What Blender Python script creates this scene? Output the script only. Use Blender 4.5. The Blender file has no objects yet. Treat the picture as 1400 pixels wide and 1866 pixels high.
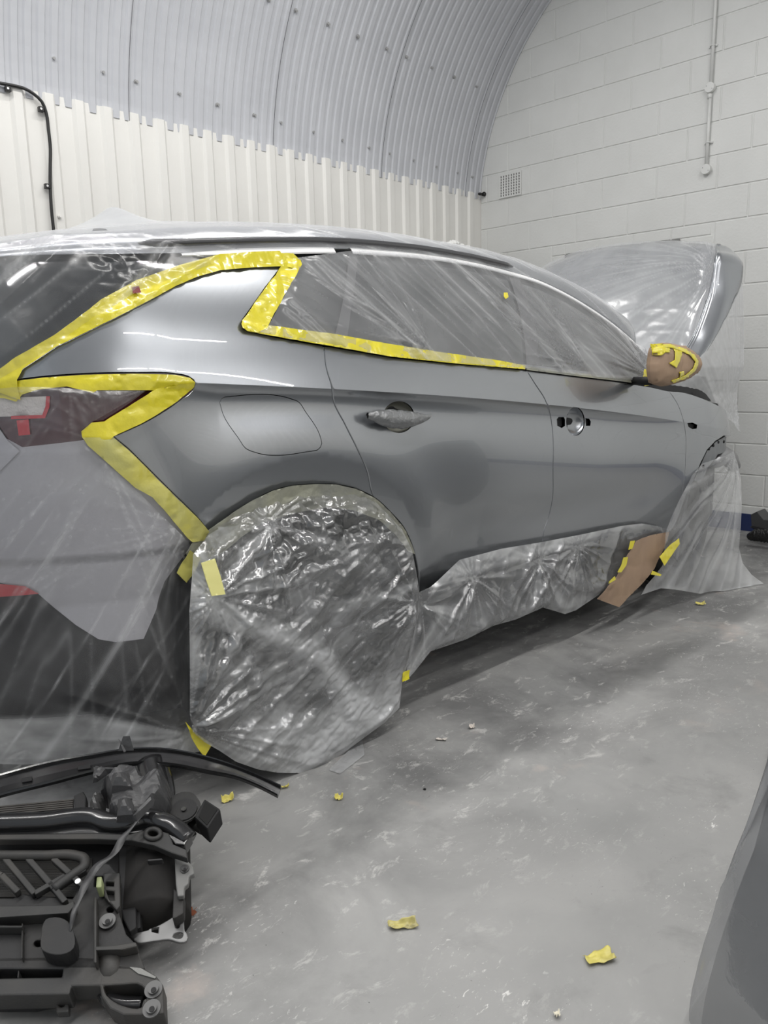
import bpy, math, random
import numpy as np
from mathutils import Matrix, Vector
from mathutils.geometry import delaunay_2d_cdt
R=math.radians
random.seed(7); np.random.seed(7)
sc=bpy.context.scene; C=sc.collection
# ------------------------------------------------------------------ camera
FPX=1415.76; YAW=0.779369; PIT=0.179488; ROL=-0.024227; H=1.22
cy,sy,cp,sp=math.cos(YAW),math.sin(YAW),math.cos(PIT),math.sin(PIT)
CF=np.array([cy*cp,sy*cp,-sp]); _R=np.array([sy,-cy,0.]); _U=np.cross(_R,CF)
CR=math.cos(ROL)*_R+math.sin(ROL)*_U; CU=-math.sin(ROL)*_R+math.cos(ROL)*_U
CO=np.array([0,0,H])
cd=bpy.data.cameras.new('camera'); cam=bpy.data.objects.new('camera',cd); C.objects.link(cam)
cd.sensor_fit='VERTICAL'; cd.sensor_height=36; cd.lens=FPX/1866*36; cd.clip_start=.02
M=Matrix.Identity(4)
for i,v in enumerate((CR,CU,-CF)):
    for k in range(3): M[k][i]=v[k]
for k in range(3): M[k][3]=CO[k]
cam.matrix_world=M; sc.camera=cam
# ------------------------------------------------------------------ light and exposure
sc.view_settings.view_transform='Standard'; sc.view_settings.look='None'
sc.view_settings.gamma=1; sc.view_settings.use_curve_mapping=False
sc.view_settings.exposure=0.36
w=bpy.data.worlds.new('world'); sc.world=w; w.use_nodes=True
w.node_tree.nodes['Background'].inputs[0].default_value=(.86,.93,1,1)
w.node_tree.nodes['Background'].inputs[1].default_value=.38
BAT=[(y,x,p,z) for y,p,z in ((2.95,24,4.36),(0.2,30,4.82)) for x in (-1.5,.1,1.7,3.3)]+[(-2.72,x,15,3.42) for x in (1.0,2.6,4.2)]+[(-1.95,x,14,4.2) for x in (1.8,3.4)]
# ------------------------------------------------------------------ frames of reference
D=5.854; W=4.473                       # brick wall at x=D, clad wall at y=W
def ray(px,py): return CF+CR*(px-700)/FPX-CU*(py-933)/FPX
def at_plane(px,py,p0,n):
    d=ray(px,py); t=((np.array(p0)-CO)@np.array(n))/(d@np.array(n)); return CO+d*t
def floor_at(px,py,z=0.): return at_plane(px,py,(0,0,z),(0,0,1))
TH=R(-3.08); CA=np.array([1.326,1.815,0.])
CS=np.array([math.cos(TH),math.sin(TH),0]); CN=np.array([math.sin(TH),-math.cos(TH),0])
def car_pt(s,z,w):
    s,z,w=np.broadcast_arrays(np.asarray(s,float),np.asarray(z,float),np.asarray(w,float))
    P=CA+s[...,None]*CS+w[...,None]*CN; P[...,2]=z; return P
def side_at(px,py,w):
    P=at_plane(px,py,CA+CN*w,CN); return (P-CA)@CS,P[2]
# crease line height along the car, from the rear lamp to the front wing
_cc=np.polyfit([-1.0,-.5,-.188,.271,1.40,2.53,3.4],[1.24,1.222,1.203,1.165,1.073,.932,.80],3)
def creasez(s): return np.polyval(_cc,s)
ARC=(.17,.42)
def Wf(s,z):
    s=np.asarray(s,float); z=np.asarray(z,float)
    t=z-creasez(s)
    tp=np.maximum(t,0); tn=np.clip(-t,0,.72)
    w=-(.20*tp+.50*tp*tp)-.22*tn**2.0
    fade=np.clip((2.75-s)/.9,0,1)*np.clip((s+.35)/.25,0,1)
    w=w-.024*fade*(tn/.055)*np.exp(1-tn/.055)
    # lower door hollow
    w=w-.016*np.exp(-((z-.60)/.10)**2)*np.clip((s-.75)/.3,0,1)*np.clip((2.6-s)/.3,0,1)
    # wheel arch flare
    r=np.hypot(s-ARC[0],z-ARC[1]); r0=.555
    w=w+.020*np.clip((r-.44)/(r0-.44),0,1)*np.exp(-np.maximum(r-r0,0)**2/.02)*np.clip((z-.3)/.2,0,1)-.004
    u=np.clip((-.22-s)/.72,0,.995); w=w-.9*(1-np.sqrt(1-u*u))
    u=np.clip((s-2.85)/1.0,0,.995); w=w-.8*(1-np.sqrt(1-u*u))
    return w
def solve(px,py,off=0.,surf=Wf):
    w=0.; 
    for i in range(40):
        s,z=side_at(px,py,w); wn=float(surf(s,z))+off; w=w*.4+wn*.6
    s,z=side_at(px,py,w); return s,z
# ------------------------------------------------------------------ numpy noise
def _h(i,j,sd):
    v=np.sin(i*127.1+j*311.7+sd*74.7)*43758.5453; return v-np.floor(v)
def vn(x,y,sd=0):
    x=np.asarray(x,float)+100.; y=np.asarray(y,float)+100.
    i=np.floor(x);j=np.floor(y);f=x-i;g=y-j;f=f*f*(3-2*f);g=g*g*(3-2*g)
    return (_h(i,j,sd)*(1-f)+_h(i+1,j,sd)*f)*(1-g)+(_h(i,j+1,sd)*(1-f)+_h(i+1,j+1,sd)*f)*g
def fbm(x,y,sd=0,o=4):
    a=.5;r=0.
    for k in range(o): r=r+a*vn(x*2**k,y*2**k,sd+k*13); a*=.5
    return r
def ridge(n,p=3): return (1-np.abs(2*n-1))**p
def fold_radial(s,z,c,k,A,rng,sd):
    ds=s-c[0];dz=z-c[1];r=np.hypot(ds,dz);th=np.arctan2(dz,ds)
    return .38*A*ridge(vn(th*k+.5*vn(r*3,th,sd),r*1.2,sd),2.5)*np.exp(-r/rng)*np.clip(r/.05,0,1)
def fold_dir(s,z,ang,fr,A,sd,stretch=.12,warp=.35):
    c,n=math.cos(ang),math.sin(ang); u=s*c+z*n; v=-s*n+z*c
    v=v+warp*.1*vn(u*1.5,v*2,sd+5)
    return .36*A*ridge(vn(v*fr,u*fr*stretch,sd),2.5)
def crumple(s,z,fr,A,sd):
    q=.25*fbm(s*fr*.5,z*fr*.5,sd+9); return .38*A*(np.abs(2*vn(s*fr+q*4,z*fr-q*4,sd)-1)+.5*np.abs(2*vn(s*fr*2.1+q*6,z*fr*1.9,sd+3)-1))
def st_rad(s,z,c,k,rng,sd,p=12):
    ds=s-c[0];dz=z-c[1];r=np.hypot(ds,dz);th=np.arctan2(dz,ds); th=np.where(th<-2.6,th+2*math.pi,th)
    return ridge(vn(th*k+.15*vn(r*5,th,sd),r*.9,sd),p)*np.exp(-r/rng)
def st_dir(s,z,ang,fr,sd,p=12,lo=.42):
    c,n=math.cos(ang),math.sin(ang); u=s*c+z*n; v=-s*n+z*c; v=v+.012*vn(u*3,v*3,sd+5)
    return ridge(vn(v*fr,u*.5,sd),p)*np.clip((vn(u*3.2,v*4,sd+2)-lo)*6,0,1)
def hz(x,a,b): 
    t=np.clip((x-a)/(b-a),0,1); return t*t*(3-2*t)
# ------------------------------------------------------------------ object helpers
LOC={}
def tag(o,label=None,cat=None,group=None,kind=None):
    if label:o['label']=label
    if cat:o['category']=cat
    if group:o['group']=group
    if kind:o['kind']=kind
    return o
def thing(name,label,cat,loc,group=None):
    o=bpy.data.objects.new(name,None); o.empty_display_size=.1; C.objects.link(o); o.location=loc; LOC[o.name]=np.array(loc,float)
    return tag(o,label,cat,group)
def mk(name,V,F,mat,parent=None,smooth=False,nrm=None,loc=None,bevel=0):
    V=np.asarray(V,float)
    if parent is not None:
        org=LOC[parent.name]; myloc=(0,0,0)
    else:
        org=np.array([V[:,0].mean(),V[:,1].mean(),V[:,2].min()]) if loc is None else np.array(loc,float); myloc=org
    me=bpy.data.meshes.new(name); me.from_pydata((V-org).tolist(),[],[list(map(int,f)) for f in F]); me.update()
    me.materials.append(mat)
    o=bpy.data.objects.new(name,me); C.objects.link(o); o.location=myloc
    if parent is not None: o.parent=parent
    LOC[o.name]=org
    if smooth or nrm is not None:
        me.polygons.foreach_set('use_smooth',[True]*len(me.polygons))
    if nrm is not None: me.normals_split_custom_set_from_vertices([tuple(n) for n in nrm])
    if bevel:
        b=o.modifiers.new('bevel','BEVEL'); b.width=bevel; b.segments=2; b.limit_method='ANGLE'
    return o
class MB:
    def __init__(s): s.V=[];s.F=[]
    def add(s,V,F):
        b=len(s.V); s.V+= [tuple(v) for v in V]; s.F+=[[i+b for i in f] for f in F]; return s
    def box(s,c,h,ax=None):
        c=np.array(c,float); ax=np.eye(3) if ax is None else np.array(ax,float)
        V=[c+ax[0]*h[0]*i+ax[1]*h[1]*j+ax[2]*h[2]*k for i in(-1,1) for j in(-1,1) for k in(-1,1)]
        return s.add(V,[(0,1,3,2),(4,6,7,5),(0,4,5,1),(2,3,7,6),(0,2,6,4),(1,5,7,3)])
    def tube(s,P,r,n=10,cap=True):
        P=np.array(P,float); m=len(P); T=np.gradient(P,axis=0); T/=np.linalg.norm(T,axis=1)[:,None]
        rr=np.full(m,r) if np.isscalar(r) else np.array(r)
        a=np.array([0,0,1.]) if abs(T[0][2])<.9 else np.array([1.,0,0]); V=[]
        for i in range(m):
            x=np.cross(T[i],a); x/=np.linalg.norm(x); a=np.cross(x,T[i]); 
            for k in range(n):
                q=2*math.pi*k/n; V.append(P[i]+rr[i]*(math.cos(q)*x+math.sin(q)*a))
        F=[(i*n+k,i*n+(k+1)%n,(i+1)*n+(k+1)%n,(i+1)*n+k) for i in range(m-1) for k in range(n)]
        if cap: F+=[tuple(range(n))[::-1],tuple((m-1)*n+k for k in range(n))]
        return s.add(V,F)
    def disc(s,c,ax,r,h,n=24,r2=None):
        ax=np.array(ax,float); ax/=np.linalg.norm(ax); c=np.array(c,float)
        return s.tube([c,c+ax*h*.5,c+ax*h],[r,r,r if r2 is None else r2],n)
    def build(s,name,mat,parent=None,smooth=False,bevel=0,loc=None): return mk(name,s.V,s.F,mat,parent,smooth,None,loc,bevel)
def smooth_line(P,n=60):
    P=np.array(P,float); t=np.r_[0,np.cumsum(np.linalg.norm(np.diff(P,axis=0),axis=1))]; q=np.linspace(0,t[-1],n); out=[]
    m=np.gradient(P,t,axis=0)
    for x in q:
        i=min(np.searchsorted(t,x,side='right')-1,len(t)-2); h=t[i+1]-t[i]; u=(x-t[i])/h
        out.append((2*u**3-3*u*u+1)*P[i]+(u**3-2*u*u+u)*h*m[i]+(-2*u**3+3*u*u)*P[i+1]+(u**3-u*u)*h*m[i+1])
    return np.array(out)
def inpoly(x,y,P):
    P=np.asarray(P); r=np.zeros(x.shape,bool); j=len(P)-1
    for i in range(len(P)):
        xi,yi=P[i];xj,yj=P[j]
        if yi!=yj: r^=((yi>y)!=(yj>y))&(x<(xj-xi)*(y-yi)/(yj-yi)+xi)
        j=i
    return r
def densify(P,step):
    out=[]
    for i in range(len(P)):
        a=np.array(P[i]);b=np.array(P[(i+1)%len(P)]);n=max(1,int(np.linalg.norm(b-a)/step))
        for k in range(n): out.append(a+(b-a)*k/n)
    return np.array(out)
def inset(P,d):
    P=np.array(P); A=.5*np.sum(P[:,0]*np.roll(P[:,1],-1)-np.roll(P[:,0],-1)*P[:,1])
    e=np.roll(P,-1,0)-P; e/=np.maximum(np.linalg.norm(e,axis=1),1e-9)[:,None]; n=np.stack([-e[:,1],e[:,0]],1)*np.sign(A)
    m=n+np.roll(n,1,0); l=np.linalg.norm(m,axis=1)[:,None]; m/=np.maximum(l,.3)
    return P+m*d
ROWS=[-.11,-.09,-.075,-.062,-.052,-.044,-.036,-.029,-.022,-.016,-.011,-.007,-.0035,-.0008,.0008,.004,.009,.016,.026,.04,.056]
def tri(P2,res,holes=(),rows=False):
    """dense triangulation of a 2D polygon; returns points, faces, number of boundary points"""
    P2=densify(P2,res); rings=[P2]+[densify(h,res) for h in holes]
    lo=P2.min(0);hi=P2.max(0); dy=res*.866
    gx=[];k=0;y=lo[1]
    while y<hi[1]:
        gx+= [(x,y) for x in np.arange(lo[0]+(res/2 if k%2 else 0),hi[0],res)]; y+=dy;k+=1
    G=np.array(gx) if gx else np.zeros((0,2))
    if rows:
        t=G[:,1]-creasez(G[:,0]); G=G[(t<-.118)|(t>.066)]; xs_=np.arange(lo[0],hi[0],.010)
        G=np.concatenate([G]+[np.stack([xs_,creasez(xs_)+r_],1) for r_ in ROWS])
    ok=inpoly(G[:,0],G[:,1],P2)
    for h in rings[1:]: ok&=~inpoly(G[:,0],G[:,1],h)
    G=G[ok]
    B=np.concatenate(rings)
    if len(G):
        keep=np.ones(len(G),bool)
        for i in range(0,len(G),4000):
            d=((G[i:i+4000,None,:]-B[None])**2).sum(2).min(1); keep[i:i+4000]=d>((.0035 if rows else res*.45))**2
        G=G[keep]
    E=[];b=0
    for r_ in rings:
        n=len(r_);E+=[(b+i,b+(i+1)%n) for i in range(n)];b+=n
    pts=np.concatenate([B,G])
    v,_,f,_,_,_=delaunay_2d_cdt([Vector(p) for p in pts],E,[],0,1e-7)
    v=np.array([tuple(p) for p in v]); f=np.array([t for t in f if len(t)==3])
    c=v[f].mean(1); ok=inpoly(c[:,0],c[:,1],rings[0])
    for h in rings[1:]: ok&=~inpoly(c[:,0],c[:,1],h)
    f=f[ok]
    a=v[f]; ar=(a[:,1,0]-a[:,0,0])*(a[:,2,1]-a[:,0,1])-(a[:,2,0]-a[:,0,0])*(a[:,1,1]-a[:,0,1])
    f[ar<0]=f[ar<0][:,::-1]           # face outwards (towards +w)
    return v,f,rings
def px2sz(P,off=0.,surf=Wf): return np.array([solve(x,y,off,surf) for x,y in P])
LAST=[None]
def foldattr(o,v):
    v=np.asarray(v,float); a=o.data.attributes.new('fold','FLOAT','POINT'); q=np.zeros(len(o.data.vertices),np.float32); n=min(len(q),len(v)); q[:n]=np.clip(v[:n],0,1.5); a.data.foreach_set('value',q)
def patch(P,off=0.,res=.014,disp=None,surf=Wf,holes=(),shrink=0.,thick=0.,exact=False,raw=False,px=True,edge=0.):
    Q=px2sz(P,off,surf) if px else np.array(P)
    if shrink: Q=inset(Q,shrink)
    v,f,rings=tri(Q,res,holes,exact)
    s,z=v[:,0],v[:,1]; wv=surf(s,z)+off; LAST[0]=(s,z)
    if disp is not None:
        dv=disp(s,z)
        if edge:
            B=densify(rings[0],.006); de=np.ones(len(v))
            for i in range(0,len(v),3000): de[i:i+3000]=np.sqrt(((v[i:i+3000,None,:]-B[None])**2).sum(2).min(1))
            dv=dv*np.clip(de/edge,0,1)
        wv=wv+dv
    V=car_pt(s,z,wv); N=None
    if exact:
        e=.0004; a=(surf(s+e,z)-surf(s-e,z))/(2*e); b=(surf(s,z+e)-surf(s,z-e))/(2*e)
        N=-a[:,None]*CS+CN; N[:,2]-=b; N/=np.linalg.norm(N,axis=1)[:,None]
    F=f.tolist()
    if thick:   # return flange along the edges
        for rg in rings:
            n=len(rg); s0=len(V); rs,rz=rg[:,0],rg[:,1]; ws=surf(rs,rz)+off
            if disp is not None: ws=ws+disp(rs,rz)
            V=np.concatenate([V,car_pt(rs,rz,ws),car_pt(rs,rz,ws-thick)])
            F+=[(s0+i,s0+(i+1)%n,s0+n+(i+1)%n,s0+n+i) for i in range(n)]
            if N is not None:
                ee=np.roll(rg,-1,0)-np.roll(rg,1,0); A=.5*np.sum(rg[:,0]*np.roll(rg[:,1],-1)-np.roll(rg[:,0],-1)*rg[:,1])
                nn=np.stack([ee[:,1],-ee[:,0]],1)*np.sign(A); nn/=np.maximum(np.linalg.norm(nn,axis=1),1e-9)[:,None]
                if rg is not rings[0]: nn=-nn
                n3=nn[:,:1]*CS; n3=n3+np.array([0,0,1.])*nn[:,1:]
                a1=(n3*.5+CN*.85); a1/=np.linalg.norm(a1,axis=1)[:,None]
                N=np.concatenate([N,a1,n3])
    return V,F,N
def pobj(name,P,mat,parent=None,smooth=True,**k):
    V,F,N=patch(P,**k); return mk(name,V,F,mat,parent,smooth,N)
def merge(*A):
    m=MB()
    for a in A: m.add(a[0],a[1])
    return np.array(m.V),m.F
# ------------------------------------------------------------------ materials
def mat(name,col=(.5,.5,.5),rough=.5,metal=0,coat=0,coatr=.03,spec=.5,bump=None,var=None,alpha=None,emit=None):
    m=bpy.data.materials.new(name); m.use_nodes=True; nt=m.node_tree; b=nt.nodes['Principled BSDF']
    b.inputs['Base Color'].default_value=(*col,1); b.inputs['Roughness'].default_value=rough; b.inputs['Metallic'].default_value=metal
    b.inputs['Coat Weight'].default_value=coat; b.inputs['Coat Roughness'].default_value=coatr; b.inputs['Specular IOR Level'].default_value=spec
    tc=nt.nodes.new('ShaderNodeTexCoord')
    if var:   # (colour, scale, lo, hi)
        n=nt.nodes.new('ShaderNodeTexNoise'); n.inputs['Scale'].default_value=var[1]; n.inputs['Detail'].default_value=6
        nt.links.new(tc.outputs['Object'],n.inputs['Vector'])
        r=nt.nodes.new('ShaderNodeMapRange'); r.inputs[1].default_value=var[2]; r.inputs[2].default_value=var[3]; nt.links.new(n.outputs[0],r.inputs[0])
        x=nt.nodes.new('ShaderNodeMix'); x.data_type='RGBA'; x.inputs[6].default_value=(*col,1); x.inputs[7].default_value=(*var[0],1)
        nt.links.new(r.outputs[0],x.inputs[0]); nt.links.new(x.outputs[2],b.inputs['Base Color'])
    if bump:
        n=nt.nodes.new('ShaderNodeTexNoise'); n.inputs['Scale'].default_value=bump[0]; n.inputs['Detail'].default_value=5
        nt.links.new(tc.outputs['Object'],n.inputs['Vector'])
        bp=nt.nodes.new('ShaderNodeBump'); bp.inputs['Strength'].default_value=bump[1]; bp.inputs['Distance'].default_value=bump[2]
        nt.links.new(n.outputs[0],bp.inputs['Height']); nt.links.new(bp.outputs[0],b.inputs['Normal'])
    if emit: b.inputs['Emission Color'].default_value=(*emit[0],1); b.inputs['Emission Strength'].default_value=emit[1]
    return m
def film(name,body=.35,col=(.82,.83,.84),rough=.18,gl=.30,sc_=40,bs=.35,milk=0.,direc=None,vary=.12,bd=.004):
    """thin clear polythene: part clear, part milky, with a glossy skin"""
    m=bpy.data.materials.new(name); m.use_nodes=True; nt=m.node_tree; N=nt.nodes; L=nt.links; N.clear()
    out=N.new('ShaderNodeOutputMaterial'); tc=N.new('ShaderNodeTexCoord')
    mp=N.new('ShaderNodeMapping'); L.new(tc.outputs['Object'],mp.inputs[0])
    if direc: mp.inputs['Rotation'].default_value=direc[0]; mp.inputs['Scale'].default_value=direc[1]
    nz=N.new('ShaderNodeTexNoise'); nz.inputs['Scale'].default_value=sc_; nz.inputs['Detail'].default_value=4; nz.inputs['Distortion'].default_value=.8
    L.new(mp.outputs[0],nz.inputs['Vector'])
    vo=N.new('ShaderNodeTexVoronoi'); vo.feature='F1'; vo.inputs['Scale'].default_value=sc_*.6; L.new(mp.outputs[0],vo.inputs['Vector'])
    ad=N.new('ShaderNodeMath'); ad.operation='ADD'; L.new(nz.outputs[0],ad.inputs[0]); L.new(vo.outputs['Distance'],ad.inputs[1])
    bp=N.new('ShaderNodeBump'); bp.inputs['Strength'].default_value=bs; bp.inputs['Distance'].default_value=bd; L.new(ad.outputs[0],bp.inputs['Height'])
    tr=N.new('ShaderNodeBsdfTransparent'); tr.inputs[0].default_value=(.97,.97,.98,1)
    df=N.new('ShaderNodeBsdfDiffuse'); df.inputs[0].default_value=(*col,1); L.new(bp.outputs[0],df.inputs['Normal'])
    tl=N.new('ShaderNodeBsdfTranslucent'); tl.inputs[0].default_value=(*col,1); L.new(bp.outputs[0],tl.inputs['Normal'])
    dm=N.new('ShaderNodeMixShader'); dm.inputs[0].default_value=.4; L.new(df.outputs[0],dm.inputs[1]); L.new(tl.outputs[0],dm.inputs[2])
    n2=N.new('ShaderNodeTexNoise'); n2.inputs['Scale'].default_value=6; n2.inputs['Detail'].default_value=5; L.new(tc.outputs['Object'],n2.inputs['Vector'])
    mr=N.new('ShaderNodeMapRange'); mr.inputs[1].default_value=.3; mr.inputs[2].default_value=.7; mr.inputs[3].default_value=max(0,body-vary); mr.inputs[4].default_value=min(1,body+vary); L.new(n2.outputs[0],mr.inputs[0])
    at_=N.new('ShaderNodeAttribute'); at_.attribute_name='fold'; af=N.new('ShaderNodeMath'); af.operation='MULTIPLY_ADD'; af.use_clamp=True; af.inputs[1].default_value=.6; L.new(at_.outputs['Fac'],af.inputs[0]); L.new(mr.outputs[0],af.inputs[2])
    m1=N.new('ShaderNodeMixShader'); L.new(af.outputs[0],m1.inputs[0]); L.new(tr.outputs[0],m1.inputs[1]); L.new(dm.outputs[0],m1.inputs[2])
    gs=N.new('ShaderNodeBsdfGlossy'); gs.inputs['Roughness'].default_value=rough; gs.inputs[0].default_value=(1,1,1,1); L.new(bp.outputs[0],gs.inputs['Normal'])
    lw=N.new('ShaderNodeLayerWeight'); lw.inputs[0].default_value=.35; L.new(bp.outputs[0],lw.inputs['Normal'])
    g2=N.new('ShaderNodeMapRange'); g2.inputs[3].default_value=gl*.35; g2.inputs[4].default_value=min(1,gl*2.2); L.new(lw.outputs['Fresnel'],g2.inputs[0])
    m2=N.new('ShaderNodeMixShader'); L.new(g2.outputs[0],m2.inputs[0]); L.new(m1.outputs[0],m2.inputs[1]); L.new(gs.outputs[0],m2.inputs[2])
    L.new(m2.outputs[0],out.inputs[0]); return m
PAINT=mat('grey_metallic_paint',(.36,.375,.395),.27,.8,1,.02)
PAINT_IN=mat('grey_inner_paint',(.27,.28,.29),.5,.3)
BUMP_P=mat('bumper_paint',(.44,.435,.46),.4,.3,.5)
BLACK=mat('black_void',(.01,.01,.011),.7)
DARKPL=mat('dark_plastic',(.012,.012,.013),.5,spec=.3)
GLASS=mat('dark_window_glass',(.03,.033,.036),.06,0,0,spec=.7)
TRIMM=mat('bright_white_trim',(.93,.93,.93),.4,0)
TYRE=mat('tyre_rubber',(.02,.02,.02),.75)
ALLOY=mat('alloy_wheel',(.10,.10,.105),.45,.5)
LENS=mat('tail_lamp_lens',(.055,.012,.018),.08,0,1)
LENSR=mat('red_lamp',(.45,.01,.02),.2,0,1)
LENSW=mat('clear_lamp',(.55,.52,.5),.25,0,1,bump=(60,.5,.01))
TAPE=mat('yellow_tape',(.80,.69,.03),.3,0,.9,.10,var=((.62,.55,.02),9,.35,.65),bump=(45,.35,.006))
TAPED=mat('overspray_tape',(.36,.36,.27),.4,0,.7,.2,var=((.27,.275,.24),9,.35,.65),bump=(55,.5,.006))
PAPER=mat('brown_paper',(.36,.25,.165),.7,var=((.29,.20,.14),8,.3,.7),bump=(25,.3,.006))
F_REAR=film('clear_film_rear',.07,rough=.2,gl=.075,sc_=30,bs=.10,vary=.05)
F_WIN=film('clear_film_window',.24,rough=.2,gl=.13,sc_=22,bs=.08,vary=.06)
F_WHL=film('clear_film_wheel',.12,rough=.17,gl=.30,sc_=40,bs=.35,vary=.12)
F_SILL=film('clear_film_sill',.22,rough=.16,gl=.34,sc_=35,bs=.15,vary=.08)
F_HOOD=film('clear_film_hood',.36,rough=.25,gl=.10,sc_=24,bs=.14,vary=.08)
F_FLR=film('clear_film_floor',.45,rough=.16,gl=.3,sc_=30,bs=.6,vary=.2)
F_FW=film('clear_film_front_wheel',.26,rough=.2,gl=.22,sc_=35,bs=.15,vary=.10)
# walls
def wallmat(name,col,sc_=90,st=.25,rough=.5,dirt=None,bd=.002):
    m=mat(name,col,rough,bump=(sc_,st,bd),var=dirt); return m
WHITE=wallmat('white_clad_paint',(.74,.73,.70),120,.25,.45,((.70,.69,.66),2.5,.3,.7))
BRICK=wallmat('white_block_paint',(.68,.685,.67),60,.55,.55,((.64,.645,.63),3,.3,.7),.003)
ROOFM=wallmat('grey_white_roof_sheet',(.53,.54,.57),80,.15,.42,((.49,.50,.53),3,.35,.7))
BLUE=mat('navy_skirting_paint',(.016,.028,.10),.5)
CABLE=mat('black_cable',(.012,.012,.012),.4)
BOLTM=mat('bolt_head',(.42,.42,.42),.4,.5)
# ------------------------------------------------------------------ setting
def floor_mat():
    m=bpy.data.materials.new('dusty_grey_floor'); m.use_nodes=True; nt=m.node_tree;N=nt.nodes;L=nt.links; b=N['Principled BSDF']
    tc=N.new('ShaderNodeTexCoord')
    def noise(s,d=6,dist=0,mp=None,ro=.55):
        n=N.new('ShaderNodeTexNoise'); n.inputs['Scale'].default_value=s;n.inputs['Detail'].default_value=d;n.inputs['Distortion'].default_value=dist;n.inputs['Roughness'].default_value=ro
        if mp:
            q=N.new('ShaderNodeMapping'); q.inputs['Rotation'].default_value=(0,0,mp[0]); q.inputs['Scale'].default_value=mp[1]; L.new(tc.outputs['Object'],q.inputs[0]); L.new(q.outputs[0],n.inputs['Vector'])
        else: L.new(tc.outputs['Object'],n.inputs['Vector'])
        return n.outputs[0]
    def rng(x,a,b_,c=0,d=1):
        r=N.new('ShaderNodeMapRange'); L.new(x,r.inputs[0]); r.inputs[1].default_value=a;r.inputs[2].default_value=b_;r.inputs[3].default_value=c;r.inputs[4].default_value=d; return r.outputs[0]
    def mul(a,b_):
        q=N.new('ShaderNodeMath'); q.operation='MULTIPLY'; L.new(a,q.inputs[0]); L.new(b_,q.inputs[1]); return q.outputs[0]
    def mix(a,col,f):
        x=N.new('ShaderNodeMix'); x.data_type='RGBA'
        if isinstance(a,tuple): x.inputs[6].default_value=(*a,1)
        else: L.new(a,x.inputs[6])
        x.inputs[7].default_value=(*col,1); L.new(f,x.inputs[0]); return x.outputs[2]
    c=mix((.285,.285,.28),(.345,.342,.335),rng(noise(1.6,12,.2,None,.62),.38,.62))
    c=mix(c,(.23,.23,.225),rng(noise(4,14,.3,None,.66),.56,.70,0,.7))
    sep=N.new('ShaderNodeSeparateXYZ'); L.new(tc.outputs['Object'],sep.inputs[0])
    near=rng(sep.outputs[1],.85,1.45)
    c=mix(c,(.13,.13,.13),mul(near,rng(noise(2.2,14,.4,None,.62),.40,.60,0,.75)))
    c=mix(c,(.62,.61,.59),mul(rng(near,0,1,.25,1),rng(noise(9,15,.5,(.7,(1,1.8,1)),.76),.56,.66,0,.8)))
    c=mix(c,(.72,.71,.69),mul(rng(noise(2.1,6),.49,.58),rng(noise(38,8,1.0,(.6,(1,2.2,1)),.74),.60,.66,0,.85)))
    c=mix(c,(.50,.41,.365),mul(rng(near,0,1,.15,1),rng(noise(2.4,8,.3,None,.6),.62,.70,0,.6)))
    c=mix(c,(.09,.09,.09),rng(noise(62,3,0,None,.5),.745,.77,0,.8))
    c=mix(c,(.17,.17,.165),mul(rng(noise(2.3,2),.50,.58),rng(noise(44,8,1.5,(.9,(1,3,1)),.72),.61,.68,0,.7)))
    L.new(c,b.inputs['Base Color'])
    L.new(rng(noise(6,6),.3,.7,.42,.68),b.inputs['Roughness'])
    bp=N.new('ShaderNodeBump'); bp.inputs['Strength'].default_value=.15; bp.inputs['Distance'].default_value=.003; L.new(noise(30,8),bp.inputs['Height']); L.new(bp.outputs[0],b.inputs['Normal'])
    return m
X0=-3.5; YR=-3.1
fl=mk('floor',[(X0-1,YR-.1,0),(D+.1,YR-.1,0),(D+.1,W+.1,0),(X0-1,W+.1,0),(X0-1,YR-.1,-.1),(D+.1,YR-.1,-.1),(D+.1,W+.1,-.1),(X0-1,W+.1,-.1)],
   [(0,1,2,3),(7,6,5,4),(0,4,5,1),(1,5,6,2),(2,6,7,3),(3,7,4,0)],floor_mat(),loc=(0,0,0)); tag(fl,kind='structure')
# clad wall : trapezoidal ribs 168 mm apart
def ribs(x0,x1,ph,per=.168,d=.017,top=.045,sl=.018):
    X=[];k=math.floor((x0-ph)/per)
    while ph+k*per<x1:
        c=ph+k*per
        X+=[(c-top/2-sl,0),(c-top/2,d),(c+top/2,d),(c+top/2+sl,0)]; k+=1
    return [p for p in X if x0<p[0]<x1]
rb=[(X0,0)]+ribs(X0,D-.01,1.835)+[(D,0)]
V=[];F=[]
for x,d in rb: V+=[(x,W-d,0),(x,W-d,2.745),(x,W+.06,0),(x,W+.06,2.745)]
for i in range(len(rb)-1):
    a=i*4;b=a+4; F+=[(a,b,b+1,a+1),(a+2,a+3,b+3,b+2),(a+1,b+1,b+3,a+3)]
o=mk('wall_left',V,F,WHITE,loc=(0,W,0)); tag(o,kind='structure')
rb=[(X0,0)]+ribs(X0,D-.01,1.835)+[(D,0)]
V=[];F=[]
for x,d in rb: V+=[(x,YR+d,0),(x,YR+d,2.745),(x,YR-.06,0),(x,YR-.06,2.745)]
for i in range(len(rb)-1):
    a=i*4;b=a+4; F+=[(a+1,b+1,b,a),(a+2,b+2,b+3,a+3),(a+1,a+3,b+3,b+1)]
o=mk('wall_right',V,F,WHITE,loc=(0,YR,0)); tag(o,kind='structure')
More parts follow.
